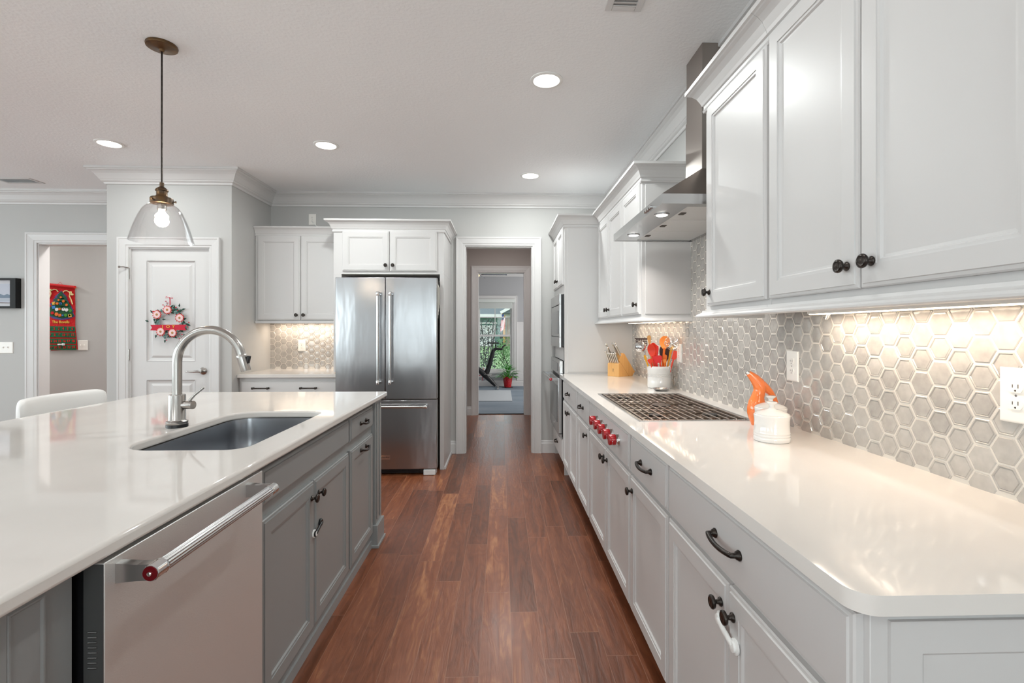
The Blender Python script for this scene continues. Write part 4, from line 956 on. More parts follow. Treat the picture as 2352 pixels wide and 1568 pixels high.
def mk(name, label, cat, tip, base, y, mh, mhd, kind, L, w, r=.005, facing=(-.3, -1, 0), slots=None):
    T_ = U(*tip, y); B = Vector((CXY.x+base, 3.34+(y-3.34)*.7, .935)); d = (T_-B).normalized()
    t = thing(name, label, cat, B, 'kitchen utensils standing in the crock')
    neck = T_-d*L
    MB().tube([B, neck+d*.008], r, 12).build('shaft', mh, t, smooth=True)
    q = MB()
    if kind == 'spoon': spoon_head(q, neck, d, L, w, facing=facing)
    elif kind == 'flat': flat_head(q, neck, d, L, w*.5, w, facing=facing)
    h = q.build('head', mhd, t, smooth=True, angle=60)
    return t, neck, d, h
mk('spatula', 'broad orange silicone spoonula with a pale orange blade, tallest in the crock', 'spatula', (1650, 225), .012, 3.34, M['orange_deep'], M['orange_sil'], 'spoon', .09, .038, .008)
mk('spoon', 'round red silicone spoon leaning left in the crock', 'spoon', (1290, 420), -.02, 3.31, M['red_sil'], M['red_sil'], 'spoon', .09, .027, .007)
mk('spoon', 'red silicone spoon right behind the leftmost red one', 'spoon', (1350, 390), -.005, 3.335, M['red_sil'], M['red_sil'], 'spoon', .095, .027, .006)
mk('spatula', 'coral red silicone spatula partly hidden behind two red spoons', 'spatula', (1410, 440), .0, 3.37, M['coral_sil'], M['coral_sil'], 'flat', .08, .02)
mk('spoon', 'pale wooden spoon handle sticking up at the back left of the crock', 'spoon', (1255, 210), -.03, 3.38, M['wood'], M['wood'], 'flat', .06, .013, .006)
t_, nk, d_, h_ = mk('slotted_spoon', 'short coral slotted spoon low at the front of the crock', 'spoon', (1420, 700), -.008, 3.29, M['coral_sil'], M['coral_sil'], 'flat', .05, .020)
t_, nk, d_, h_ = mk('slotted_spoon', 'short bright red slotted spoon beside the coral one', 'spoon', (1505, 690), .008, 3.285, M['red_sil'], M['coral_sil'], 'flat', .05, .016)
for (tp, bs, yy) in (((1420, 700), -.008, 3.29), ((1505, 690), .008, 3.285)): pass
mk('spatula', 'small orange spatula low at the front right of the crock', 'spatula', (1650, 670), .03, 3.30, M['orange_deep'], M['orange_deep'], 'flat', .06, .011)
mk('brush', 'slim orange basting brush next to the small orange spatula', 'brush', (1630, 780), .035, 3.285, M['orange_deep'], M['orange_sil'], 'flat', .03, .010)
mk('turner', 'mustard yellow flat handle leaning right across the crock', 'turner', (1830, 450), .02, 3.30, M['yellow_sil'], M['yellow_sil'], 'flat', .14, .012, .007)
mk('turner', 'dark brown turner behind the orange spoonula', 'turner', (1680, 480), .0, 3.375, M['brown'], M['brown'], 'flat', .10, .042)
mk('turner', 'red slotted turner leaning right behind the yellow handle', 'turner', (1900, 580), .03, 3.27, M['red_sil'], M['red_sil'], 'flat', .06, .024)
mk('spatula', 'mustard handled utensil curving out at the left rim of the crock', 'spatula', (1150, 680), -.04, 3.33, M['yellow_sil'], M['yellow_sil'], 'flat', .06, .008)
mk('brush', 'short red silicone brush at the front left of the crock', 'brush', (1270, 770), -.03, 3.29, M['red_sil'], M['red_sil'], 'flat', .035, .016)
# steel ladle-strainer, slotted turner, spider
B = Vector((CXY.x-.045, 3.34, .935)); c = U(1050, 480, 3.34)
t = thing('perforated_ladle', 'round perforated steel ladle leaning left out of the crock', 'ladle', B, 'kitchen utensils standing in the crock')
MB().tube([B, c+Vector((.025, 0, -.03))], .003, 8).build('shaft', M['chrome'], t)
q = MB(); ax = Vector((-.25, -1, .1)).normalized(); q.lathe([(.036, -.002), (.037, 0), (.036, .004), (.031, .016), (.02, .025), (.008, .028), (0, .0285)], c, ax, 32); ho = q.build('bowl', M['chrome'], t, smooth=True, angle=50)
q = MB(); uu = ax.orthogonal().normalized(); vv = ax.cross(uu)
for rr_, hh, n in ((.010, .0282, 6), (.019, .0258, 10), (.028, .0195, 14)):
    for i in range(n):
        a = 2*PI*i/n; q.lathe([(.0022, -.0005), (.0022, .0006)], c+ax*hh+(uu*math.cos(a)+vv*math.sin(a))*rr_, ax, 8)
q.build('perforations', M['slot'], ho)
B = Vector((CXY.x-.05, 3.39, .935)); c = U(1070, 330, 3.39)
t = thing('slotted_turner', 'brown slotted turner with square holes behind the perforated ladle', 'turner', B, 'kitchen utensils standing in the crock')
MB().tube([B, c+Vector((.02, 0, -.04))], .004, 8).build('shaft', M['steel'], t)
q = MB(); z_ = c.z
for i in range(7): q.box(c.x-.037+i*.0125, c.x-.0335+i*.0125, 3.388, 3.392, z_-.035, z_+.012)
for j in range(4): q.box(c.x-.037, c.x+.041, 3.388, 3.392, z_-.036+j*.013, z_-.0325+j*.013)
q.box(c.x-.045, c.x+.045, 3.388, 3.392, z_+.008, z_+.016); q.build('head', M['brown'], t)
B = Vector((CXY.x+.02, 3.30, .935)); c = U(1800, 390, 3.225)
t = thing('spider_strainer', 'round wire spider strainer standing at the right of the crock', 'strainer', B, 'kitchen utensils standing in the crock')
MB().tube([B, c+Vector((.012, 0, -.04))], .003, 8).build('shaft', M['chrome'], t)
q = MB(); n1 = Vector((-.45, -1, .25)).normalized(); uu = n1.orthogonal().normalized(); vv = n1.cross(uu)
def circ(cc, r, n=28): return [cc+(uu*math.cos(2*PI*i/n)+vv*math.sin(2*PI*i/n))*r for i in range(n+1)]
q.tube(circ(c, .044), .0021, 6); q.tube(circ(c-n1*.008, .033), .0011, 5); q.tube(circ(c-n1*.014, .022), .0011, 5); q.tube(circ(c-n1*.017, .011), .0011, 5)
for i in range(9):
    a = PI*i/9; dd_ = uu*math.cos(a)+vv*math.sin(a); q.tube([c+dd_*.044*s_-n1*.017*(1-s_*s_) for s_ in (-1, -.6, -.2, .2, .6, 1)], .0011, 5)
q.build('wire_basket', M['chrome'], t, smooth=True)
# spoon rest
t = thing('spoon_rest', 'small stainless steel spoon rest in front of the crock', 'spoon rest', (1.04, 3.155, .915))
sr = MB(); rings = []
for rr_, h in ((.028, .0), (.036, .002), (.046, .010), (.052, .018), (.0505, .018), (.044, .011), (.034, .004), (.001, .003)):
    rings.append([Vector((1.04+rr_*1.12*math.cos(a), 3.165+rr_*.85*math.sin(a), .9155+h*(1+.0*a)-(.008*max(0, math.cos((a-3.9)*1.0))**8 if h > .01 else 0))) for a in [2*PI*i/40 for i in range(40)]])
sr.loft(rings); sr.build('dish', M['steel'], t, smooth=True, angle=60)
# knife block
o3 = Vector((.989, 4.113, .915)); sv = Vector((.82, .565, 0)).normalized(); wv = Vector((-.61, .79, 0)).normalized()
wv = Vector((-sv.y, sv.x, 0))
t = thing('knife_block', 'light wooden knife block slanting back against the oven tower side', 'knife block', o3)
def KB(s_, z, w_): return o3+sv*s_+wv*w_+Vector((0, 0, z))
KW = .125
MB().prism([(0, 0), (.128, 0), (.018, .125), (0, .105)], 0, KW, KB).build('front_step', M['bamboo'], t, bevel=.002)
MB().prism([(.018, .127), (.13, 0), (.175, 0), (.208, .035), (.072, .195), (.052, .2), (.005, .142)], 0, KW, KB).build('slanted_slab', M['bamboo'], t, bevel=.002)
text('人', .026, KB(-.0007, .058, KW*.5), Matrix((( -wv.x, 0, -sv.x), (-wv.y, 0, -sv.y), (0, 1, 0))), M['slot'], t, 'maker_mark', .0003) if False else None
q = MB(); nf = -sv
def KP(a, b): return KB(-.0006, .058+b, KW*.5-a)
def stroke(q, a0, b0, a1, b1, r=.0011): q.tube([KP(a0, b0), KP(a1, b1)], r, 6)
stroke(q, -.006, .006, .006, .006); stroke(q, 0, .010, 0, -.001); stroke(q, 0, -.001, -.005, -.010); stroke(q, 0, -.001, .005, -.010); stroke(q, 0, .003, .006, -.002)
for i in range(5): stroke(q, -.007+i*.0035, -.018, -.0055+i*.0035, -.018, .0009)
q.build('maker_mark', M['slot'], t)
def knife(base, d, L, name, label, grp, r=.008, ring=False):
    t = thing(name, label, 'knife', base, grp); side = wv; base = base+d*.004
    pts = [base-d*.01, base+d*L*.15, base+d*L*.5, base+d*L*.85, base+d*L]
    MB().tube(pts, [r*.7, r*.85, r, r*.95, r*1.15], 10, flat=(side, .7)).build('handle', M['steel_knife'], t, smooth=True)
    MB().sphere(base+d*(L+.001), r*1.1, 12, (1, 1, .8)).build('end_cap', M['chrome'], t, smooth=True)
    ex = MB()
    for sg in (-1, 1): ex.tube([base+d*L*.15+side*sg*r*.5, base+d*L*.5+side*sg*r*.62, base+d*L*.88+side*sg*r*.6], .0012, 6)
    ex.build('handle_scales', M['black'], t)
dk = (sv*-.58+Vector((0, 0, .82))).normalized()
names = ['leftmost', 'second from left', 'third from left', 'third from right', 'second from right', 'rightmost']
for i in range(6):
    w_ = KW-.012-i*.02; knife(KB(.010, .116, w_), (sv*-.42+Vector((0, 0, .9))).normalized(), .085, 'steak_knife', names[i]+' steak knife in the low front row of the knife block', 'steak knives in the knife block', .0085)
spots = [(.035, .175, .112, .115, 'tallest knife at the back left of the block, steel ringed end'), (.022, .162, .094, .095, 'steel-handled knife just below the tallest at the left'), (.010, .147, .113, .08, 'short steel-handled knife at left directly above the steak knives'),
         (.045, .19, .052, .105, 'steel-handled knife at the top middle of the block'), (.045, .19, .030, .105, 'steel-handled knife at the top right of the block'), (.035, .178, .0095, .1, 'lower steel-handled knife at the right edge of the block')]
for s_, z, w_, L, lb in spots: knife(KB(s_, z, w_), dk, L, 'kitchen_knife', lb, 'large knives in the knife block', .0108)
t = thing('kitchen_shears', 'black handled kitchen shears in the middle of the knife block', 'scissors', KB(.02, .158, .06), 'large knives in the knife block')
q = MB(); c0 = KB(.02, .158, .062)+dk*.035
for sg in (-1, 1):
    q.tube([c0+wv*sg*.012+wv*.012*math.cos(2*PI*i/16)+dk*.022*math.sin(2*PI*i/16) for i in range(17)], .0035, 8)
q.tube([KB(.02, .158, .062), c0-dk*.015], .006, 8); q.build('grips', M['black'], t, smooth=True)

# ------------------------------------------------------------ island stool
t = thing('counter_stool', 'white upholstered stool at the far left side of the island', 'stool', (-2.40, 2.73, 0))
def arc(y): return -.075*(1-((y-2.735)/.27)**2)
q = MB(); rings = []
for i in range(41):
    u_ = -math.cos(PI*i/40); y = 2.735+.265*u_; e_ = max(0, abs(u_)-.80)/.20; e_ = math.sqrt(max(0, 1-e_*e_)); x = -2.345+arc(y); zt = .965; zb = .66
    hh = (zt-zb)/2*(.74+.26*e_); zc = (zt+zb)/2; ring_ = []
    for j in range(20):
        a = 2*PI*j/20; sx = abs(math.cos(a))**.6*(1 if math.cos(a) > 0 else -1); sz = abs(math.sin(a))**.35*(1 if math.sin(a) > 0 else -1)
        ring_.append(Vector((x+.03*sx*max(.25, e_), y, zc+hh*sz)))
    rings.append(ring_)
q.loft(rings); q.build('backrest', M['leather'], t, smooth=True, angle=70)
MB().box(-2.42, -2.02, 2.51, 2.96, .60, .68).build('seat', M['leather'], t, bevel=.03, seg=3)
for x in (-2.39, -2.06):
    for y in (2.54, 2.93): MB().box(x-.02, x+.02, y-.02, y+.02, 0, .60).build('leg', M['seatwood'], t)
q = MB(); q.box(-2.39, -2.06, 2.53, 2.55, .2, .23); q.box(-2.39, -2.06, 2.92, 2.94, .2, .23); q.box(-2.40, -2.38, 2.54, 2.93, .2, .23); q.box(-2.07, -2.05, 2.54, 2.93, .2, .23); q.build('footrest', M['seatwood'], t)

# ------------------------------------------------------------ wreath on the pantry door
WC = Vector((-2.962, 4.513, 1.388))
t = thing('christmas_wreath', 'felt flower wreath with a red banner hanging on the pantry door', 'wreath', WC)
ky = 4.5-.0
def wp(px, py, d=0): return Vector((WC.x+(px-800)/13.07*.00405, 4.5-.004-d, WC.z-(py-860)/13.07*.00405))
MB().tube([wp(800+390*math.cos(2*PI*i/40), 880+370*math.sin(2*PI*i/40), .0) for i in range(41)], .0035, 8).build('twig_ring', M['seatwood'], t)
def leaf(q, c, ang, L, w_, d=.004):
    u_ = Vector((math.cos(ang), 0, math.sin(ang))); n_ = Vector((-u_.z, 0, u_.x)); o_ = Vector((0, -1, 0))
    ps = [c, c+u_*L*.35+n_*w_+o_*.002, c+u_*L, c+u_*L*.35-n_*w_+o_*.002]
    q.add(ps+[c+u_*L*.4+o_*.005], [(0, 1, 4), (1, 2, 4), (2, 3, 4), (3, 0, 4)])
rnd = random.Random(4)
q = MB(); q2 = MB()
for i in range(110):
    a = rnd.uniform(0, 2*PI); rr_ = rnd.uniform(330, 430); 
    (leaf(q, wp(800+rr_*math.cos(a), 880+rr_*.95*math.sin(a), .006), rnd.uniform(0, 6.28), rnd.uniform(.03, .05), .012) if i % 4 else leaf(q2, wp(800+rr_*math.cos(a), 880+rr_*.95*math.sin(a), .008), rnd.uniform(0, 6.28), .034, .014))
for px, py, a in ((220, 870, 2.8), (330, 620, 2.3), (430, 1240, 4.5), (680, 1380, 4.6), (1200, 1220, 5.2), (1150, 520, .2), (1080, 450, 1.5), (590, 810, 0.1), (1300, 940, 5.8)): leaf(q, wp(px, py, .005), a, .036, .009)
q.build('green_leaves', M['leafdk'], t); q2.build('grey_leaves', M['leafgr'], t)
MB().prism([(285, 960), (1310, 955), (1250, 1040), (1295, 1120), (1000, 1110), (460, 1125), (285, 1120), (335, 1040)][::-1], .014, .017, lambda a, b, d: wp(a, b, d)).build('banner', M['ribbon'], t)
ban = [o_ for o_ in t.children if o_.name.startswith('banner')][0]
for ch, px in (('J', 640), ('O', 790), ('Y', 940)): text(ch, .036, wp(px, 1015, .0185), RX, M['gold'], ban, 'letter', .0012, bold=.0008)
for px, py in ((765, 530), (475, 665), (1115, 760), (580, 1155), (912, 1190)):
    c = wp(px, py, .018); q = MB()
    def petals(n, r0, r1, dd): 
        pts = []
        for i in range(n*4): a = 2*PI*i/(n*4); pts.append((r0+(r1-r0)*(.5+.5*math.cos(n*a)), a))
        return [(c.x+r*math.cos(a), c.z+r*math.sin(a)) for r, a in pts]
    fo = MB().prism(petals(11, .031, .043, 0), 0, .003, lambda a, b, d: Vector((a, c.y+.002-d, b))).build('flower', M['rose'], t)
    MB().prism(petals(15, .026, .034, 0), .003, .005, lambda a, b, d: Vector((a, c.y+.002-d, b))).build('petals', M['pink'], fo)
    MB().lathe([(.0105, 0), (.009, .003), (0, .004)], c+Vector((0, -.003, 0)), (0, -1, 0), 16).build('flower_centre', M['tan'], fo)
q = MB(); q3 = MB()
for px, py, bx, by in ((705, 285, 705, 390), (750, 335, 740, 400), (625, 390, 690, 420), (340, 575, 390, 640), (1355, 890, 1250, 850), (1085, 1362, 1040, 1250), (1155, 1340, 1060, 1240), (1215, 1325, 1060, 1230), (1160, 1235, 1080, 1200), (725, 1400, 700, 1320), (1320, 1020, 1290, 950), (990, 460, 960, 520), (1040, 545, 1000, 560), (880, 190, 815, 185)):
    q.sphere(wp(px, py, .008), .006, 8, (1.3, 1, .8)); q3.tube([wp(px, py, .006), wp(bx, by, .004)], .001, 5)
q.build('berries', M['ribbon'], t, smooth=True); q3.build('berry_stems', M['seatwood'], t)
q = MB(); q.tube([wp(810, 185, .006), wp(815, 400, .008)], .002, 6); q.tube([wp(825, 190, .006), wp(835, 400, .008)], .002, 6); q.tube([wp(700, 140, .006), wp(815, 185, .008), wp(690, 185, .006)], .0025, 6); q.sphere(wp(815, 185, .008), .006, 8); q.build('ribbon_bow', M['ribbon'], t)
MB().tube([wp(815+30*math.cos(a), 120+30*math.sin(a), .004) for a in [2*PI*i/12 for i in range(13)]], .0012, 6).build('hanging_ring', M['whiteplastic'], t)

# ------------------------------------------------------------ advent calendar
CZ = Vector((-5.40, 6.2, 1.48))
t = thing('advent_calendar', 'red and green felt advent calendar hanging on the hall wall', 'calendar', CZ)
k_ = (1.879-1.06)/(1410-110)
def cp(px, py, d=0): return Vector((-5.213+(px-670)*k_*.97, 6.194-d, 1.879-(py-110)*k_*.985))
xl, xr = 120, 672
MB().prism([(xl, 100), (xr, 160), (660, 240), (672, 640), (666, 940), (680, 1060), (716, 1405), (200, 1428), (xl, 1290)][::-1], 0, .004, lambda a, b, d: cp(a, b, d)).build('banner_cloth', M['cal_red'], t)
MB().tube([cp(100, 125, .012), cp(680, 185, .012)], .018, 12).build('top_sleeve', M['cal_red'], t, smooth=True)
MB().tube([cp(95, 125, .012), cp(706, 204, .012)], .004, 8).build('dowel', M['wood'], t)
MB().tube([cp(330, 130, .01), cp(380, 85, .004), cp(430, 130, .01)], .002, 6).build('hanging_cord', M['cal_red'], t)
MB().prism([(405, 250), (440, 300), (490, 345), (525, 410), (505, 415), (550, 470), (540, 490), (605, 560), (600, 575), (650, 655), (625, 665), (668, 755), (560, 805), (405, 828), (250, 800), (165, 750), (150, 640), (215, 545), (180, 520), (270, 440), (235, 435), (305, 370), (260, 385), (340, 310)][::-1], .004, .007, lambda a, b, d: cp(a, b, d)).build('tree_border', M['cal_blue'], t)
q = MB()
for pts in ([(405, 262), (440, 320), (470, 345), (400, 362), (335, 340)], [(330, 350), (480, 350), (510, 400), (420, 420), (320, 385)], [(300, 400), (500, 400), (530, 475), (400, 480), (240, 440)], [(230, 470), (530, 460), (600, 560), (420, 580), (215, 540)], [(190, 560), (580, 560), (655, 750), (420, 800), (170, 740)]):
    q.prism(pts[::-1], .007, .010, lambda a, b, d: cp(a, b, d))
q.build('felt_tree', M['cal_green'] if False else M['cal_dkgreen'], t)
deco = [(405, 380, 20, 'orange_f'), (360, 435, 18, 'orange_f'), (455, 458, 26, 'orange_f'), (515, 530, 24, 'orange_f'), (265, 500, 38, 'gold'), (335, 505, 26, 'orange_f'), (400, 505, 28, 'blue_f'), (265, 580, 40, 'blue_f'), (325, 620, 34, 'white_f'), (380, 612, 26, 'orange_f'), (455, 618, 34, 'white_f'), (515, 630, 34, 'white_f'), (590, 640, 34, 'leafp'), (240, 690, 32, 'cal_red'), (320, 715, 36, 'orange_f'), (385, 735, 38, 'orange_f'), (440, 735, 22, 'blue_f'), (500, 735, 32, 'leafp'), (580, 745, 40, 'gold'), (455, 600, 12, 'cal_red'), (400, 510, 12, 'cal_red'), (285, 500, 10, 'cal_red'), (580, 740, 20, 'cal_red')]
for px, py, r_, mm in deco:
    q = MB(); n_ = 4 if r_ > 37 or mm == 'blue_f' else 7; ph = .6
    q.prism([(px+r_*math.cos(2*PI*i/n_+ph), py+r_*math.sin(2*PI*i/n_+ph)) for i in range(n_)][::-1], .010, .016, lambda a, b, d: cp(a, b, d)); q.build('felt_ornament', M[mm], t)
q = MB()
for pts in ([(445, 285), (470, 258), (520, 250), (555, 275), (590, 285)], [(585, 290), (570, 360), (600, 430), (628, 520)], [(350, 275), (320, 235), (270, 225), (215, 250), (185, 240)], [(190, 260), (210, 310), (190, 360), (170, 400)]):
    q.tube([cp(a, b, .010) for a, b in pts], .006, 6)
q.sphere(cp(590, 285, .012), .018, 8, (1, .4, 1)); q.sphere(cp(620, 325, .012), .02, 8, (1, .4, .8)); q.sphere(cp(190, 240, .012), .02, 8, (1, .4, 1)); q.build('ribbon_bows', M['cream'], t)
text('The Bovells', .044, cp(395, 868, .007), RX, M['gold'], t, 'family_lettering', .001, bold=.001)
num = 1
for r_ in range(4):
    ya = 945+r_*122; q = MB(); sh_ = r_*8
    q.prism([(xl+2, ya+5), (665+sh_, ya+12), (672+sh_, ya+108), (xl+2, ya+98)][::-1], .004, .008, lambda a, b, d: cp(a, b, d)); po = q.build('pocket_row', M['cal_green'], t)
    for i in range(6):
        text(str(num), .040, cp(186+i*87+sh_, ya+55, .0095), RX, M['cal_red'], po, 'number', .0008, bold=.0012); num += 1
q = MB(); q.sphere(cp(450, 1310, .012), .022, 8, (1, .5, .8)); q.sphere(cp(380, 1312, .012), .02, 8, (1.4, .5, .6)); q.build('pocket_toy', M['white_f'], t)

# ------------------------------------------------------------ framed photo on the far-left wall
t = thing('framed_photo', 'black framed lake photograph with white mat on the left wall', 'picture frame', (-5.35, BY, 1.68))
fx0_, fx1_, fz0_, fz1_ = -5.75, -4.965, 1.535, 1.842
q = MB()
for b in ((fx0_, fx1_, 5.19, 5.25, fz0_, fz0_+.02), (fx0_, fx1_, 5.19, 5.25, fz1_-.02, fz1_), (fx0_, fx0_+.055, 5.19, 5.25, fz0_+.02, fz1_-.02), (fx1_-.055, fx1_, 5.19, 5.25, fz0_+.02, fz1_-.02)): q.box(*b)
q.build('frame', M['frame_blk'], t)
MB().box(fx0_+.05, fx1_-.05, 5.225, 5.23, fz0_+.018, fz1_-.018).build('mat_board', M['matboard'], t)
ph = MB().box(fx0_+.08, fx1_-.085, 5.2225, 5.226, fz0_+.05, fz1_-.055).build('photo', M['p_sky'], t)
pa, pb, pc, pdn = fx0_+.08, fx1_-.085, fz0_+.05, fz1_-.055
q = MB(); q.prism([(pa, 1.635), (pb, 1.64), (pb, 1.672), (pb-.03, 1.68), (pb-.06, 1.668), (pb-.1, 1.682), (pb-.14, 1.67), (pb-.2, 1.676), (pa, 1.67)], 5.2215, 5.2225, lambda a, b, d: Vector((a, d, b))); q.build('mountains', M['p_mtn'], ph)
MB().box(pa, pb, 5.2218, 5.2225, pc+.02, 1.645).build('lake_water', M['p_water'], ph)
MB().prism([(pa, pc), (pb, pc), (pb, pc+.008), (pa, pc+.03)], 5.221, 5.222, lambda a, b, d: Vector((a, d, b))).build('shore', M['p_shore'], ph)
MB().prism([(-5.26, pc), (-5.155, pc), (-5.16, pc+.05), (-5.18, pc+.06), (-5.19, pc+.085), (-5.21, pc+.085), (-5.22, pc+.06), (-5.25, pc+.05)], 5.220, 5.2215, lambda a, b, d: Vector((a, d, b))).build('seated_silhouette', M['p_fig'], ph)
t = thing('framed_picture', 'thin black framed picture seen edge-on on the hall wall', 'picture frame', (-.535, 7.5, 1.7))
MB().box(-.549, -.532, 7.40, 7.585, 1.2, 2.16).build('frame', M['frame_blk'], t)
MB().box(-.533, -.5305, 7.42, 7.565, 1.22, 2.14).build('print', M['matboard'], t)

# ------------------------------------------------------------ exercise room
t = thing('exercise_mat', 'pale grey exercise mat on the blue-grey carpet', 'mat', (-.6, 9.8, .004))
MB().box(-1.6, .205, 9.02, 10.6, .004, .016).build('mat_slab', M['matrug'], t, bevel=.004)
# potted plant
PC = Vector((.15, 11.22, .004))
t = thing('potted_plant', 'leafy green plant in a woven red pot by the exercise room window', 'potted plant', PC)
q = MB(); rings = []
for i in range(12):
    z = .235*i/11; r_ = .075+.035*i/11; rings.append([PC+Vector(((r_+.003*math.cos(j*PI+i*PI))*math.cos(2*PI*j/32), (r_+.003*math.cos(j*PI+i*PI))*math.sin(2*PI*j/32), z+.01)) for j in range(32)])
rings += [[PC+Vector((.11*math.cos(2*PI*j/32), .11*math.sin(2*PI*j/32), .215)) for j in range(32)]]
q.loft(rings); q.build('pot', M['redknob'], t)
MB().lathe([(.12, 0), (.13, .012), (.12, .012), (0, .008)], PC, (0, 0, 1), 28).build('saucer', M['black'], t)
rnd = random.Random(9); q = MB(); st_ = MB()
for i in range(120):
    a = rnd.uniform(0, 2*PI); el = rnd.uniform(.15, 1.45); L = rnd.uniform(.16, .34); dx = Vector((math.cos(a)*math.cos(el), math.sin(a)*math.cos(el)*.7, math.sin(el)))
    s0 = PC+Vector((0, 0, .22)); m1 = s0+dx*L*.6; droop = Vector((math.cos(a), math.sin(a)*.7, 0))
    tip = m1+(dx*.4+droop*.6).normalized()*L*.55+Vector((0, 0, -.05*math.cos(el))); side = Vector((-math.sin(a), math.cos(a), 0)); wd = rnd.uniform(.014, .026)
    mid = (m1+tip)/2+Vector((0, 0, .015)); q.add([m1, mid+side*wd, tip, mid-side*wd, mid+Vector((0, 0, -.006))], [(0, 1, 4), (1, 2, 4), (2, 3, 4), (3, 0, 4)])
    if i % 2: st_.tube([s0, m1], .0025, 5)
q.build('leaves', M['leafp'], t); st_.build('stems', M['leafp'], t)
# exercise bike
BY0 = 10.95
t = thing('exercise_bike', 'black stationary exercise bike with a red flywheel in the far room', 'exercise bike', (-.5, BY0, .004))
def bp(u, v, y=BY0): return Vector(((u-1151)*y/1130, y, 1.309-(v-758)*y/1130))
def cb(px, py, y=BY0): return bp(1090+px/5.41, 670+py/5.41, y)
q = MB()
q.tube([cb(150, 1005), cb(180, 930), cb(215, 800), cb(238, 715)], [.06, .05, .045, .042], 12)
q.tube([cb(238, 720), cb(275, 708), cb(350, 712)], [.042, .03, .024], 12)
q.tube([cb(-150, 820), cb(40, 950), cb(120, 1020), cb(210, 1110), cb(262, 1165)], [.05, .05, .07, .05, .035], 12)
q.tube([cb(-150, 820), cb(-260, 1180)], .05, 12)
q.build('frame', M['bike'], t, smooth=True, angle=60)
q = MB(); p = cb(235, 636); q.loft([[p+Vector((dx, dy, dz)) for dx, dy, dz in ((-.13, -w_, -.01), (-.13, w_, -.01), (-.13, w_*.8, .02), (-.13, -w_*.8, .02))] for w_ in (.03,)]+[[p+Vector((x, dy, dz)) for dy, dz in ((-w_, -.012), (w_, -.012), (w_*.8, .018), (-w_*.8, .018))] for x, w_ in ((-.05, .05), (.03, .07), (.12, .08))]); q.build('saddle', M['bike'], t)
MB().tube([cb(265, 700), cb(262, 650)], .015, 10).build('seat_post', M['bike'], t)
q = MB(); q.tube([cb(340, 710, BY0-.15), cb(350, 680, BY0-.15), cb(385, 660, BY0-.15)], .014, 8); q.tube([cb(340, 710, BY0+.15), cb(350, 680, BY0+.15), cb(385, 660, BY0+.15)], .014, 8); q.tube([cb(340, 712, BY0-.17), cb(340, 712, BY0+.17)], .014, 8); q.build('handlebar', M['bike'], t)
q = MB(); fc = cb(100, 1020)
def tor(r, rr_, mm, nm):
    z = MB(); z.tube([fc+Vector((r*math.cos(2*PI*i/32), 0, r*math.sin(2*PI*i/32))) for i in range(33)], rr_, 8); z.build(nm, mm, t, smooth=True)
tor(.145, .010, M['chrome'], 'flywheel_guard')
z = MB(); 
for a in (.4, 1.4, 2.5, 3.6, 4.7, 5.7): z.tube([fc, fc+Vector((.14*math.cos(a), -.01, .14*math.sin(a)))], .006, 6)
z.lathe([(.03, -.02), (.03, .02)], fc, (0, 1, 0), 16); z.build('flywheel_spokes', M['ribbon'], t)
q = MB(); e_ = cb(290, 1195); q.tube([e_+Vector((0, -.25, 0)), e_+Vector((0, .25, 0))], .026, 12); q.build('front_stabiliser', M['chrome'], t, smooth=True)
q = MB(); e2 = Vector((cb(-260, 1195).x, BY0, e_.z)); q.tube([e2+Vector((0, -.25, 0)), e2+Vector((0, .25, 0))], .026, 12); q.build('rear_stabiliser', M['chrome'], t, smooth=True)
q = MB(); q.tube([fc+Vector((.04, -.09, 0)), cb(195, 1020, BY0-.1)], .009, 8); q.box(*[v for v in (cb(165, 1020).x, cb(215, 1020).x)], BY0-.16, BY0-.09, cb(0, 1035).z, cb(0, 1015).z); q.build('pedal', M['nickel'], t)
# ceiling fan
t = thing('ceiling_fan', 'grey ceiling fan with a warm lit lamp in the far room', 'ceiling fan', (-.5, 9.9, 2.47))
MB().tube([(-.5, 9.9, 2.743), (-.5, 9.9, 2.47)], .015, 8).build('down_rod', M['nickel'], t)
MB().lathe([(.05, .06), (.1, .05), (.11, 0), (.08, -.04), (.03, -.06)], (-.5, 9.9, 2.47), (0, 0, 1), 24).build('motor', M['nickel'], t, smooth=True)
MB().lathe([(.06, -.045), (.07, -.07), (.04, -.1), (0, -.11)], (-.5, 9.9, 2.47), (0, 0, 1), 20).build('lamp_bowl', M['fanlamp'], t, smooth=True)
for i in range(5):
    a = 2*PI*i/5+.12; u_ = Vector((math.cos(a), math.sin(a), 0)); n_ = Vector((-u_.y, u_.x, 0)); c0 = Vector((-.5, 9.9, 2.44)); q = MB()
    q.loft([[c0+u_*r_+n_*w_*s1+Vector((0, 0, .028*s1+z_)) for s1, z_ in ((-1, 0), (1, 0), (1, .006), (-1, .006))] for r_, w_ in ((.1, .02), (.16, .045), (.4, .06), (.55, .062), (.62, .04))]); q.build('blade', M['fanblade'], t)

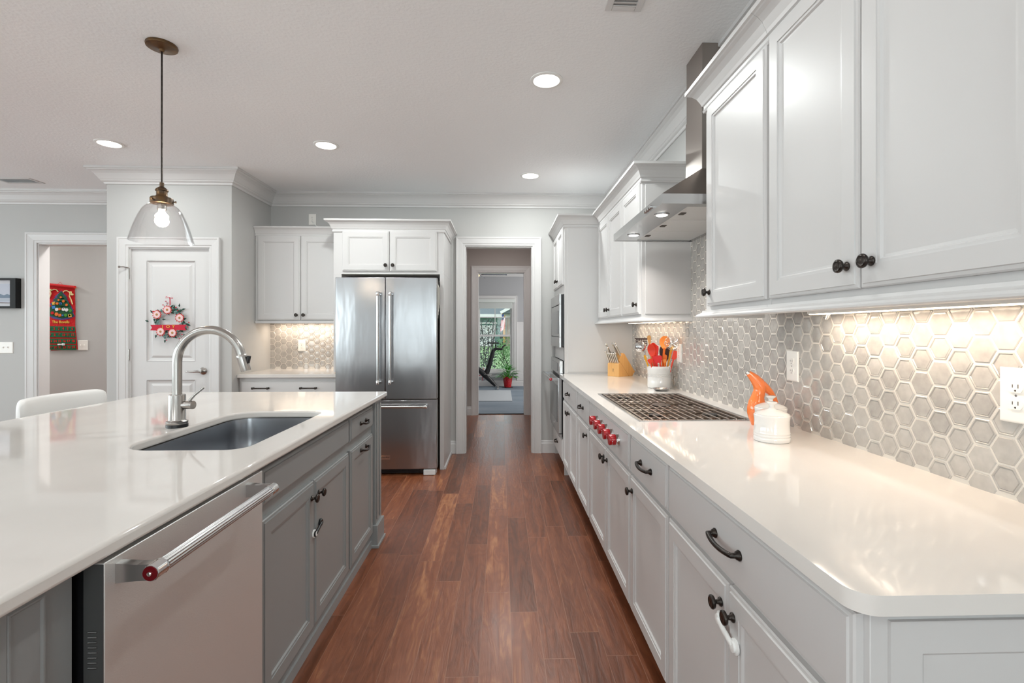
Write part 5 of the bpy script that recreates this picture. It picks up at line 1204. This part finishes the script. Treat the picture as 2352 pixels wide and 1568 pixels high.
# ------------------------------------------------------------ outdoors beyond the far window
struct(MB().box(-40, 40, 11.7, 90, -.12, -.05).build('ground', M['lawn']))
t = thing('neighbour_house', 'house across the lawn with green siding, shingle roof and white garage door', 'house', (0, 44, 0))
HY = 42
MB().box(-14, 3.2, HY, HY+9, -.05, 2.55).build('wall', M['siding'], t)
MB().box(.45, 5.5, HY-.1, HY+8, -.05, 2.5).build('brick_wall', M['brick'], t)
MB().loft([[(-15, HY-.7, 2.62), (8, HY-.7, 2.62), (8, HY+10, 2.62), (-15, HY+10, 2.62)], [(-12, HY+4.2, 5.4), (6, HY+4.2, 5.4), (6, HY+4.6, 5.4), (-12, HY+4.6, 5.4)]]).build('roof', M['roofs'], t)
MB().box(-15, 8, HY-.75, HY-.6, 2.38, 2.66).build('eave_fascia', M['trim'], t)
MB().prism([(0.1, 2.66), (6.2, 2.66), (3.2, 4.3)], HY-2.2, HY+3, lambda a, b, d: Vector((a, d, b))).build('porch_gable', M['roofs'], t)
MB().sweep([(0, HY-2.3), (-.22, HY-2.3), (-.22, HY-2.15), (0, HY-2.15)], [(6.3, 2.62), (3.2, 4.32), (.0, 2.62)], lambda x, y, h: (x, h, y)).build('gable_trim', M['trim'], t)
g = MB().box(-6.5, -.55, HY-.06, HY, -.05, 1.72).build('garage_door', M['trim'], t)
MB().box(-6.7, -.35, HY-.1, HY-.05, 1.84, 1.98).build('garage_header', M['trim'], t)
MB().box(-.1, .4, HY-.08, HY, .6, 1.9).build('window', M['blackglass'], t)
for x in (.25, 1.0): MB().box(x-.1, x+.1, HY-2.1, HY-1.9, -.05, 2.5).build('porch_post', M['brick'] if x > .5 else M['tan'], t)
t = thing('flag', 'american flag hanging from a porch post beyond the far window', 'flag', (.22, 39.9, 1.3))
FY = 39.6
def fl(u, v): return Vector(((u-1151)*FY/1130*1.03, FY, 1.309-(v-758)*FY/1130))
MB().tube([(.22, 39.91, 1.25), fl(1153, 719)], .025, 6).build('flag_pole', M['tan'], t)
q = MB(); qs = [MB(), MB()]
for i in range(7):
    a0 = 1149+i*1.35; top = 735-i*.9; bot = 762-i*1.0
    qs[i % 2].add([fl(a0+2.2, top), fl(a0+3.5, top-.9), fl(a0+1.35, bot-1), fl(a0, bot)], [(0, 1, 2, 3)])
qs[0].build('red_stripes', M['flag_r'], t); qs[1].build('white_stripes', M['flag_w'], t)
q.add([fl(1152.5, 722), fl(1157, 721), fl(1158, 734), fl(1152.5, 736)], [(0, 1, 2, 3)]); q.build('flag_canton', M['flag_b'], t)
def bush(label, cx_, cy_, cz_, rx, ry, rz, n, mm, L, seed, name='shrub'):
    rnd = random.Random(seed); t = thing(name, label, 'shrub', (cx_, cy_, -.05)); q = MB()
    for i in range(n):
        while True:
            p = Vector([rnd.uniform(-1, 1) for _ in range(3)])
            if p.length < 1: break
        c_ = Vector((cx_+p.x*rx, cy_+p.y*ry, cz_+p.z*rz)); d_ = Vector([rnd.uniform(-1, 1) for _ in range(3)]).normalized(); s_ = d_.orthogonal().normalized(); l_ = L*rnd.uniform(.6, 1.2)
        q.add([c_, c_+d_*l_*.5+s_*l_*.22, c_+d_*l_*.85+s_*l_*.1, c_+d_*l_, c_+d_*l_*.85-s_*l_*.1, c_+d_*l_*.5-s_*l_*.22], [(0, 1, 2, 3, 4, 5)])
    q.build('foliage', mm, t); s = MB()
    for i in range(5): s.tube([(cx_+rnd.uniform(-.1, .1)*rx, cy_, -.05), (cx_+rnd.uniform(-.6, .6)*rx, cy_+rnd.uniform(-.3, .3), cz_+rnd.uniform(0, .7)*rz)], .012, 5)
    s.build('stems', M['seatwood'], t)
bush('dark leafy bush outside the far window at left', -.62, 13.3, .62, .55, .35, .75, 1300, M['leafb'], .075, 1)
bush('thin upright dark-leaved branches rising above the bush outside', -.38, 14.2, 1.3, .42, .25, .4, 260, M['leafb'], .075, 2)
bush('low green shrub outside the far window at right', .3, 15.2, .28, .62, .4, .6, 1200, M['leafs'], .07, 3)
bush('small green garden shrub far out on the lawn', .15, 22, .55, .55, .5, .45, 500, M['leafs'], .1, 6)
